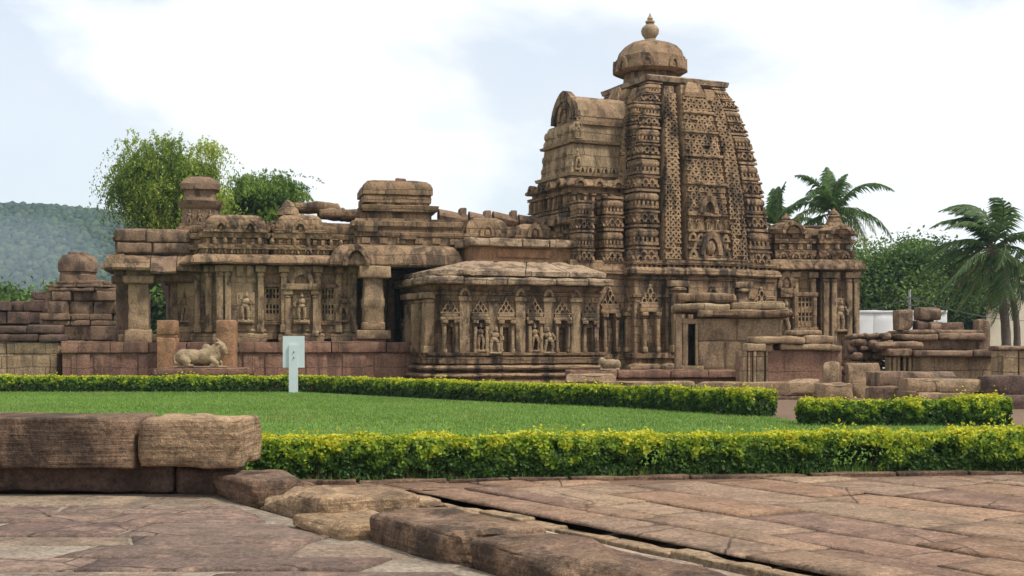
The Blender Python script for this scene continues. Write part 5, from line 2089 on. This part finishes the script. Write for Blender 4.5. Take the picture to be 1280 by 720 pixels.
def palm(name, label, base, top, nfr, L, seed, wind=(-.5, .1), r0=.17, group="coconut palms", elev=(82, 112), sag=1.0):
    """coconut palm: ringed leaning trunk, feather fronds with hanging leaflets"""
    rng = np.random.default_rng(seed)
    b, t = Vector(base), Vector(top)
    root = thing(name, label, "palm tree", tuple(b), 0, group)
    mb = MB()
    n = 14
    pts = [Vector((0, 0, -.1)).lerp(t - b, k / n) + Vector((.25 * math.sin(k / n * 3.1), 0, 0)) for k in range(n + 1)]
    mb.tube(pts, [r0 * (1.25 - .5 * k / n) * (1 + .06 * (k % 2)) for k in range(n + 1)], 10)
    mb.build("trunk", M_PALMBARK, root)
    P, F, C = [], [], []
    mbr = MB()
    for i in range(nfr):
        az = 2 * math.pi * (i * .381966) + rng.normal(0, .2)
        el = R(elev[0]) - R(elev[1]) * (i / nfr) ** .9 + rng.normal(0, .1)
        ln = L * rng.uniform(.85, 1.1) * (.8 if i < 3 else 1)
        d = Vector((math.cos(az) * math.cos(el), math.sin(az) * math.cos(el), math.sin(el)))
        p = t - b
        sp = [p.copy()]
        ns = 14
        for k in range(ns):
            f = k / ns
            d = (d + Vector((wind[0] * .10 * (.4 + f), wind[1] * .10, (-.085 - .09 * f) * sag))).normalized()
            p = p + d * ln / ns
            sp.append(p.copy())
        mbr.tube(sp, [.035 * (1 - .85 * k / ns) + .004 for k in range(ns + 1)], 5)
        old = i / nfr
        for k in range(1, ns + 1):
            tang = (sp[k] - sp[k - 1]).normalized()
            side = tang.cross(Vector((0, 0, 1)))
            side = side.normalized() if side.length > .05 else Vector((1, 0, 0))
            up = side.cross(tang)
            for q in range(4):
                o = sp[k - 1].lerp(sp[k], q / 4)
                f = (k - 1 + q / 4) / ns
                ll = ln * .24 * math.sin(math.pi * min(1, .18 + f * .80)) ** .8 * rng.uniform(.8, 1.15)
                if f < .1:
                    continue
                for sg in (-1, 1):
                    dv = (side * sg * .75 + tang * .65 + up * .12 + Vector((wind[0] * .25, 0, -.35)) + Vector(rng.normal(0, .1, 3))).normalized()
                    m_ = o + dv * ll * .5
                    e = m_ + (dv + Vector((wind[0] * .25, 0, -.75))).normalized() * ll * .5
                    w = tang * .042 + Vector((0, 0, .01))
                    s0 = len(P)
                    P += [o - w * .6, o + w * .6, m_ + w, m_ - w, e]
                    F += [(s0, s0 + 1, s0 + 2, s0 + 3), (s0 + 3, s0 + 2, s0 + 4, s0 + 4)]
                    g = rng.uniform(.7, 1.25)
                    yl = rng.random() * .5 + (.35 if old > .55 and i % 3 == 0 else 0)
                    c = lerp_cols(np.array([yl]), [(0, (.04, .09, .024)), (.5, (.095, .17, .038)), (1, (.28, .31, .055))])[0] * g
                    C += [c] * 5
    tri = []
    for a, b_, c, d_ in F:
        if c == d_ or d_ == c:
            tri.append((a, b_, c))
        else:
            tri += [(a, b_, c), (a, c, d_)]
    np_mesh("fronds", np.array([tuple(p) for p in P]), np.array(tri), M_LEAF, root, np.array(C))
    mbr.build("midribs", M_PALMBARK, root)
    mb = MB()
    for k in range(7):
        a = k * .9
        mb.ell(t - b + Vector((.22 * math.cos(a), .22 * math.sin(a), -.28 - .08 * (k % 2))), (.11, .11, .14), None, 8, 6)
    mb.build("coconuts", M_BARK, root)
    return root


Yp = 62
palm("palm_tree", "big wind-blown coconut palm with a full crown at the right edge", (at(1258, 430, Yp).x, Yp, 0), tuple(at(1240, 312, Yp)), 34, 4.0, 51, (-1.1, .1), .2, elev=(98, 152), sag=1.15)
palm("palm_tree", "slim second palm with a small sparse crown, close beside the big palm", (at(1268, 430, Yp + 3).x, Yp + 3, 0), tuple(at(1262, 352, Yp + 3)), 12, 2.8, 57, (.4, 0), .16)
Yp = 66
palm("palm_tree", "coconut palm rising above the domed shrine, fronds bent to the right", (at(1052, 430, Yp).x, Yp, 0), tuple(at(1042, 268, Yp)), 20, 3.5, 52, (.3, .1), .15, elev=(96, 112), sag=1.2)
palm("palm_tree", "half hidden palm peeping out beside the tower, left of the palm above the domed shrine", (at(962, 430, Yp + 4).x, Yp + 4, 0), tuple(at(970, 285, Yp + 4)), 13, 3.2, 53, (.15, .1), .14, elev=(96, 90), sag=.9)

# ------------------------------------------------------------------ far buildings, pole, car
Y = 72
k = Y / FPX
zw = lambda py: EYE + (HOR - py) * k
wb = thing("white_wall", "long whitewashed wall beyond the ruins, under the dark trees", "wall", (at(1150, 430, Y).x, Y, 0))
mb = MB()
for a, b in ((-82, -58), (-57.8, -33), (-32.8, -8), (-7.8, 18), (18.2, 34)):
    mb.block(a * k, b * k, 0, .3, -.05, zw(390 + random.uniform(-.4, .6)), .02, .012, .5)
mb.build("wall_panels", M_WHITE, wb)
mb = MB()
mb.block(-82 * k, 34 * k, -.06, .36, zw(391), zw(388), .02, .012, .6)
mb.build("coping", M_WHITE, wb)
Y = 88
k = Y / FPX
zw = lambda py: EYE + (HOR - py) * k
hb = thing("cream_house", "cream plastered house half hidden behind the big palm at the right edge", "house", (at(1275, 430, Y).x, Y, 0))
mb = MB()
mb.box(-42 * k, 62 * k, 0, 6, 0, zw(342))
hbw = mb.build("house_wall", M_CREAM, hb, smooth=False)
mb = MB()
mb.box(-45 * k, 65 * k, -.4, 6.4, zw(342) + .002, zw(338))
mb.build("roof_slab", M_GREY, hb, smooth=False)
for px in (-25, 5, 35):
    mb = MB()
    mb.box((px - 5) * k, (px + 5) * k, -.03, .1, zw(375), zw(355))
    w_ = mb.build("window", M_GLASS, hbw, smooth=False)
    mb = MB()
    for a in (-5.5, -.4, 4.7):
        mb.box((px + a) * k, (px + a + .8) * k, -.07, -.032, zw(376), zw(354))
    mb.build("frame", M_WHITE, w_, smooth=False)
Y = 74
pz = thing("electric_pole", "grey electric pole with two cross arms sticking up in front of the dark trees", "pole", (at(1137, 430, Y).x, Y, 0))
mb = MB()
zt_ = at(1137, 363, Y).z
mb.tube([(0, 0, -.1), (0, 0, zt_)], [.09, .07], 8)
mb.build("shaft", M_GREY, pz)
mb = MB()
mb.box(-.35, .55, -.16, -.11, zt_ - .5, zt_ - .42)
mb.box(-.3, .4, -.16, -.11, zt_ - .9, zt_ - .82)
cr_ = mb.build("cross_arm", M_IRON, pz)
for sg, dx_ in ((-1, -10), (1, 13)):
    mb = MB()
    p0, p1 = Vector((0, -.14, zt_ - .45)), Vector((dx_, 2, zt_ - 1.2))
    mb.tube([p0.lerp(p1, q / 10) + Vector((0, 0, -.9 * math.sin(math.pi * q / 10))) for q in range(11)], .018, 4)
    mb.build("cable", M_IRON, cr_)
# leaning post by the annex
mb = MB()
mb.tube([(0, 0, 0), (-.42, 0, 2.0)], [.10, .08], 7)
o = mb.build("leaning_post", M_IRON, None, (at(1077, 415, 56).x, 56, 1.6 - .35))
tag(o, "dark leaning post close to the right wall of the domed shrine", "post")
mb = MB()
o.location.z = 0
o.scale = (1, 1, 1.33)

# parked car glimpsed through the porch
car = thing("parked_car", "dark parked car glimpsed between the pillars of the open corner porch", "car", (at(206, 430, 70).x, 70, 0), R(8))
mb = MB()
body = [(-2.0, .35), (-2.05, .8), (-1.75, .98), (-1.2, 1.02), (-.7, 1.42), (.6, 1.46), (1.15, 1.05), (1.9, .92), (2.05, .7), (2.0, .35)]
rs = []
for yy, sc2 in ((-.8, .96), (-.74, 1.0), (.74, 1.0), (.8, .96)):
    rs.append([(x * sc2, yy, z if z < 1.1 else z - (.03 if abs(yy) > .77 else 0)) for x, z in body])
mb.rings([list(reversed(r)) for r in rs] if False else rs)
cb_ = mb.build("body", M_CARB, car)
mb = MB()
mb.box(-.95, .8, -.815, -.79, 1.03, 1.36)
mb.build("side_window", M_GLASS, cb_)
for x in (-1.25, 1.25):
    for y in (-.78, .78):
        mb = MB()
        Mw = Matrix.Translation((x, y, .32)) @ Matrix.Rotation(R(90), 4, 'X')
        mb.lathe(0, 0, [(-.1, .24), (-.08, .31), (.08, .31), (.1, .24)], 20, M=Mw)
        wh = mb.build("wheel", M_IRON, car)
        mb = MB()
        mb.lathe(0, 0, [(.09, .2), (.115, .18), (.12, .05)], 14, M=Mw)
        mb.build("rim", M_GREY, wh)

# ------------------------------------------------------------------ wooded hill and its haze


def hill_z(x, y):
    t = min(1, max(0, (x + 265) / 150))
    e = 1 - .8 * t * t * (3 - 2 * t)
    ridge = 91 * e * (1 + .05 * noise.noise(Vector((x / 140, 0, 3))) + .02 * noise.noise(Vector((x / 37, 2, 3))))
    f = min(1, max(0, (y - 470) / 380))
    s = f * f * (3 - 2 * f)
    return -3 + ridge * s + 9 * f * noise.noise(Vector((x / 90, y / 90, 1)))


gx, gy = np.linspace(-1100, 420, 110), np.linspace(460, 1150, 50)
V = [(x, y, hill_z(x, y)) for y in gy for x in gx]
F = [(j * 110 + i, j * 110 + i + 1, (j + 1) * 110 + i + 1, (j + 1) * 110 + i) for j in range(49) for i in range(109)]
M_HILL = soil("hill_scrub", (.022, .045, .016), (.032, .06, .02), (.05, .07, .03), .02, .12)
structure(np_mesh("hill", V, F, M_HILL, smooth=True))
# tree crowns on the hillside: one far-off wood
mb = MB()
mb.ell((0, 0, 0), (1, 1, 1), None, 7, 4)
bv, bf = np.array(mb.v), mb.f
NV, NF, NCOL = [], [], []
rng = np.random.default_rng(5)
nc = 15000
cnt = 0
while cnt < nc:
    y = rng.uniform(480, 900)
    px = rng.uniform(-160, 420)
    x = (px - 640) / FPX * y
    z = hill_z(x, y)
    r = rng.uniform(1.1, 2.7)
    d = 1 + .45 * np.array([noise.noise(Vector(p) * 2.3 + Vector((cnt, 0, 0))) for p in bv])
    vv = bv * d[:, None] * np.array([r, r, r * rng.uniform(.7, 1.15)]) + np.array([x, y, z + r * .35])
    o_ = cnt * len(bv)
    NV.append(vv)
    NF += [tuple(i + o_ for i in f) for f in bf]
    c = lerp_cols(np.array([rng.random()]), [(0, (.015, .04, .014)), (.6, (.04, .08, .025)), (1, (.09, .13, .045))])[0]
    NCOL.append(np.tile(c, (len(bv), 1)))
    cnt += 1
o = np_mesh("hillside_forest", np.concatenate(NV), np.array(NF), M_LEAF, None, np.concatenate(NCOL))
tag(o, "dense green forest covering the far hillside at the left, veiled in bluish haze", "forest", kind="stuff")


def volume_box(name, lo, hi, dens, col, label):
    mb = MB()
    mb.box(lo[0], hi[0], lo[1], hi[1], lo[2], hi[2])
    m = bpy.data.materials.new(name)
    m.use_nodes = True
    nt = m.node_tree
    nt.nodes.clear()
    out = nt.nodes.new("ShaderNodeOutputMaterial")
    pv_ = nt.nodes.new("ShaderNodeVolumePrincipled")
    pv_.inputs["Density"].default_value = dens
    pv_.inputs["Color"].default_value = (*col, 1)
    pv_.inputs["Anisotropy"].default_value = .2
    nt.links.new(pv_.outputs[0], out.inputs["Volume"])
    o = mb.build(name, m, None, smooth=False)
    tag(o, label, "haze", kind="stuff")
    return o


volume_box("haze", (-1400, -60, -4.5), (1400, 1300, 135), .00024, (.58, .79, 1.0), "thin bluish haze over the fields and the far hill")


# thin drift of wood smoke before the hill
def smoke(c, r, dens):
    mb = MB()
    mb.ell((0, 0, 0), r, None, 28, 18)
    return mb


mbs = smoke(None, (34, 16, 15), 0)
m = bpy.data.materials.new("smoke")
m.use_nodes = True
m.node_tree.nodes.clear()
_o = m.node_tree.nodes.new("ShaderNodeOutputMaterial")
_p = m.node_tree.nodes.new("ShaderNodeVolumePrincipled")
_p.inputs["Density"].default_value = .005
_p.inputs["Color"].default_value = (.72, .84, 1.0, 1)
m.node_tree.links.new(_p.outputs[0], _o.inputs["Volume"])
pc = at(10, 322, 430)
o = mbs.build("smoke", m, None, tuple(pc))
tag(o, "thin bluish smoke drifting in front of the wooded hill", "smoke", kind="stuff")


# ------------------------------------------------------------------ foreground: paved court, drain, kerb, terrace
D = Vector((.545, -.838))           # running direction of kerb and joints (towards the camera, right)
Nn = Vector((.838, .545))           # to the right of it
O = Vector((-2.8, 12.64))
ANG = math.atan2(D.y, D.x)


def kp(s, q, z=0.0):
    return Vector((O.x + D.x * s + Nn.x * q, O.y + D.y * s + Nn.y * q, z))


def slabs(name, cells, mat, zt, tints, seed, jitter=.008, gap=.012, th=.035):
    """flagstones: list of quads (4 xy points CCW); each its own height, tilt and stone colour"""
    rng = np.random.default_rng(seed)
    V, F, C = [], [], []
    for quad in cells:
        c = sum((Vector(p) for p in quad), Vector((0, 0))) / 4
        col = np.array(tints[rng.integers(0, len(tints))]) * rng.uniform(.82, 1.15)
        dz = rng.normal(0, jitter)
        tx, ty = rng.normal(0, .004, 2)
        n = 8
        top = {}
        b0 = len(V)
        for j in range(n + 1):
            for i in range(n + 1):
                fu, fv = i / n, j / n
                p = Vector(quad[0]) * (1 - fu) * (1 - fv) + Vector(quad[1]) * fu * (1 - fv) + Vector(quad[2]) * fu * fv + Vector(quad[3]) * (1 - fu) * fv
                dd = (c - p)
                edge = (i in (0, n)) or (j in (0, n))
                if edge:
                    p = p + dd.normalized() * (gap + .022 * max(0, noise.noise(Vector((p.x * 3, p.y * 3, 5)))) + .012 * noise.noise(Vector((p.x * 9, p.y * 9, 1))))
                z = zt + min(.01, dz) + tx * (p.x - c.x) + ty * (p.y - c.y) + .010 * noise.noise(Vector((p.x * 1.7, p.y * 1.7, seed))) + .004 * noise.noise(Vector((p.x * 7, p.y * 7, seed)))
                if edge:
                    z -= .014
                V.append((p.x, p.y, z))
                C.append(col)
        for j in range(n):
            for i in range(n):
                a = b0 + j * (n + 1) + i
                F.append((a, a + 1, a + n + 2, a + n + 1))
        ring = [b0 + i for i in range(n)] + [b0 + (n + 1) * j + n for j in range(n)] + [b0 + (n + 1) * n + n - i for i in range(n)] + [b0 + (n + 1) * (n - j) for j in range(n)]
        s0 = len(V)
        for r in ring:
            V.append((V[r][0], V[r][1], zt - th))
            C.append(col * .7)
        m = len(ring)
        for q in range(m):
            F.append((s0 + q, s0 + (q + 1) % m, ring[(q + 1) % m], ring[q]))
    return structure(np_mesh(name, np.array(V), np.array(F), mat, None, np.array(C)))


# right court: rows parallel to the kerb, starting at the drain
def clip_hedge(p):
    """hedge-side edge of the court: y of the line at x"""
    return 14.35 + (p.x + 4.5) * .137


random.seed(23)
cells = []
q = 2.25
while q < 15:
    w = random.choice((.34, .45, .55, .62, .8, .95))
    s = -9 + random.uniform(0, 1)
    while s < 9.5:
        L = random.uniform(.6, 2.1) * (1.2 if w > .6 else 1)
        A, B, C_, D_ = kp(s, q), kp(s + L, q), kp(s + L, q + w), kp(s, q + w)
        pts = [A, B, C_, D_]
        top = max(p.y - clip_hedge(p) for p in pts)
        mean = sum(p.y - clip_hedge(p) for p in pts) / 4
        if mean < .25 and all(p.y > 4.5 for p in pts):
            new = []
            for p in pts:
                if p.y > clip_hedge(p) - .02:
                    # slide back along the row direction to the court's edge
                    e = (p.y - clip_hedge(p) + .02) / (-D.y + .137 * D.x)
                    p = Vector((p.x + D.x * e, p.y + D.y * e, 0))
                new.append((p.x, p.y))
            if (Vector(new[0]) - Vector(new[1])).length > .2 and (Vector(new[3]) - Vector(new[2])).length > .15:
                cells.append(new)
        s += L
    q += w
T_COURT = [(0.231, 0.1479, 0.0996), (0.2604, 0.1763, 0.1162), (0.21, 0.1333, 0.0963), (0.2772, 0.1978, 0.1328), (0.189, 0.1204, 0.0896), (0.2436, 0.172, 0.1203), (0.2352, 0.1462, 0.0938), (0.2646, 0.172, 0.112)]
slabs("court_paving", cells, M_SLAB, .0, T_COURT, 3, .007)
# strip between drain and kerb, paler and greyer near the hedge
cells = []
for (q0, q1) in ((.75, 1.26), (1.27, 1.68)):
    s = -4.6
    while s < 8:
        L = random.uniform(.7, 1.5)
        pts = [kp(s, q0), kp(s + L, q0), kp(s + L, q1), kp(s, q1)]
        if all(p.y < clip_hedge(p) - .02 for p in pts):
            cells.append([(p.x, p.y) for p in pts])
        s += L
slabs("court_paving", cells, M_SLAB, .0, [(.34, .28, .22), (.30, .235, .18), (.38, .315, .25), (.27, .20, .155)], 5, .006)
sheet("court_bed", [(-24, 1), (24, 1), (24, 28), (-24, 28)], -.35, M_JOINT)
# floor of the drain, a little lower
# drain: a row of grey kerb stones between two dark slots
mb = MB()
s = -2.2
while s < 8.6:
    L = random.uniform(.5, 1.0)
    M = Matrix.Translation(kp(s + L / 2, 1.98)) @ Matrix.Rotation(ANG, 4, 'Z')
    mb.block(-L / 2 + .008, L / 2 - .008, -.085, .095, -.2, -.01 + random.uniform(-.015, .012), .02, .014, .12, M=M)
    s += L
structure(mb.build("drain_edging", M_RUINP))
# stone edge under the hedge
mb = MB()
x = -4.6
while x < 9.6:
    L = random.uniform(.7, 1.5)
    M = Matrix.Translation((x, clip_hedge(Vector((x, 0, 0))) + .10, 0)) @ Matrix.Rotation(math.atan(.137), 4, 'Z')
    mb.block(0, L - .02, -.08, .06, -.1, .035 + random.uniform(-.01, .01), .02, .012, .2, M=M)
    x += L
structure(mb.build("hedge_kerb", M_FORE))

# left terrace floor
ZT_ = .06
cells = []
yb = 13.05
rowsY = [13.05, 12.25, 11.75, 11.1, 10.3, 9.85, 9.25, 8.75, 8.1, 7.4, 6.5, 5.4]
for r_ in range(len(rowsY) - 1):
    y1, y0 = rowsY[r_], rowsY[r_ + 1]
    xr0 = O.x + D.x * ((O.y - y0) / -D.y) + .02
    xr1 = O.x + D.x * ((O.y - y1) / -D.y) + .02
    xs = [(1.0, 1.0)]
    while xs[-1][0] > -9:
        x = xs[-1][0] - random.uniform(.8, 2.3)
        xs.append((x, x + random.uniform(-.22, .22)))
    for i in range(len(xs) - 1):
        (a0, a1), (b0, b1) = xs[i + 1], xs[i]
        wv = lambda x, y: .015 * noise.noise(Vector((x * .8, y, 0)))
        q4 = [(a0, y0 + wv(a0, y0)), (b0, y0 + wv(b0, y0)), (b1, y1 + wv(b1, y1)), (a1, y1 + wv(a1, y1))]
        # clip on the kerb side
        q4 = [(min(x, (xr0 if k in (0, 1) else xr1) - .12 - .1 * abs(noise.noise(Vector((y, x, 2)))) ), y) for k, (x, y) in enumerate(q4)]
        if q4[1][0] - q4[0][0] > .25 and q4[2][0] - q4[3][0] > .25:
            cells.append(q4)
T_TERR = [(0.148, 0.1063, 0.0897), (0.1739, 0.127, 0.1026), (0.2109, 0.1617, 0.1216), (0.1406, 0.0986, 0.0851), (0.1591, 0.117, 0.095), (0.2294, 0.1809, 0.133)]
slabs("terrace_paving", cells, M_SLAB, ZT_, T_TERR, 9, .010, .010)
sheet("terrace_bed", [(-14, 2), (4.3, 2), (-2.75, 12.6), (-3.0, 13.3), (-14, 13.3)], ZT_ - .018, M_MORTAR)

# kerb of rough blocks: every stone a thing
random.seed(5)


def kerb(label, s0, s1, q0, q1, z1, mat, r, amp, z0=-.02, step=.05, sub=None, yaw=0.0):
    L, W = s1 - s0, q1 - q0
    mb = MB()
    mb.block(-L / 2, L / 2, -W / 2, W / 2, 0, z1 - z0, min(r, .045), amp * .6, step, 2.6, chip=1.0, nmax=60, cuts=9, cutd=.055)
    o = mb.build("kerb_stone", mat, None, kp((s0 + s1) / 2, (q0 + q1) / 2, z0), ANG + R(yaw), sharp=60)
    # local +y of the block points to the kerb's right side
    return tag(o, label, "stone block", "rough kerb stones beside the drain")


kerb("brown kerb stone at the far end, half under the broken tan block", -2.2, -.62, .0, .74, .27, M_FORE, .04, .03)
kerb("squat brown kerb stone second from the far end", -.58, .50, .03, .80, .29, M_FORE, .05, .035, yaw=2)
kerb("large tan kerb stone with a pitted top, third from the far end", .53, 2.1, .08, 1.05, .27, M_FORE2, .06, .045, yaw=-2)
kerb("low tan kerb stone jutting left, just before the long dark brown one", 1.95, 2.92, -.16, .55, .15, M_FORE2, .07, .045, yaw=4)
kerb("low pale stone lying flat on the court side of the tan kerb stone", 1.2, 2.5, 1.08, 1.55, .15, M_FORE2, .07, .05, yaw=2)
kerb("long dark brown kerb stone with a flat top", 2.96, 4.46, .0, .76, .27, M_FORE, .04, .035, yaw=-1)
kerb("nearest kerb stone, big and brown with a ragged dark left face", 4.5, 6.9, .06, .92, .25, M_FORE, .05, .04, yaw=1)

# raised blocks at the left
def fblock(label, x0, x1, y0, dp, z0, z1, mat, r, amp, yaw=0, step=.05, fr=1.6, cuts=3, cutd=.05):
    mb = MB()
    mb.block(-(x1 - x0) / 2, (x1 - x0) / 2, 0, dp, 0, z1 - z0, r, amp, step, fr, chip=1.2, nmax=60, cuts=cuts, cutd=cutd)
    o = mb.build("rough_block", mat, None, ((x0 + x1) / 2, y0, z0), R(yaw), sharp=60)
    return tag(o, label, "stone block", "big blocks at the left foreground")


fblock("long smooth dressed brown block at the left edge, upper course", -7.6, -3.83, 12.95, .95, .335, .855, M_FORE, .025, .010, 1, cuts=1, cutd=.03)
fblock("shorter broken tan block at the end of the upper course, with a cracked rounded end", -3.795, -2.74, 12.88, 1.0, .35, .85, M_FORE2, .04, .03, -2, cuts=6, cutd=.07)
fblock("dark recessed block carrying the long dressed block", -7.6, -3.5, 13.2, .8, .02, .338, M_RUIND, .04, .02)
fblock("low recessed stone under the broken tan block", -3.495, -2.9, 13.25, .7, .02, .345, M_RUIND, .05, .03)
# bit of another slab at the left edge of the lawn
p_ = at(-14, 523, 24)
mb = MB()
mb.block(-.6, .35, 0, .8, 0, .30, .06, .03)
tag(mb.build("pale_slab", M_MORTAR, None, (p_.x, 24, -.02)), "pale slab end lying on the lawn at the very left edge", "stone slab")
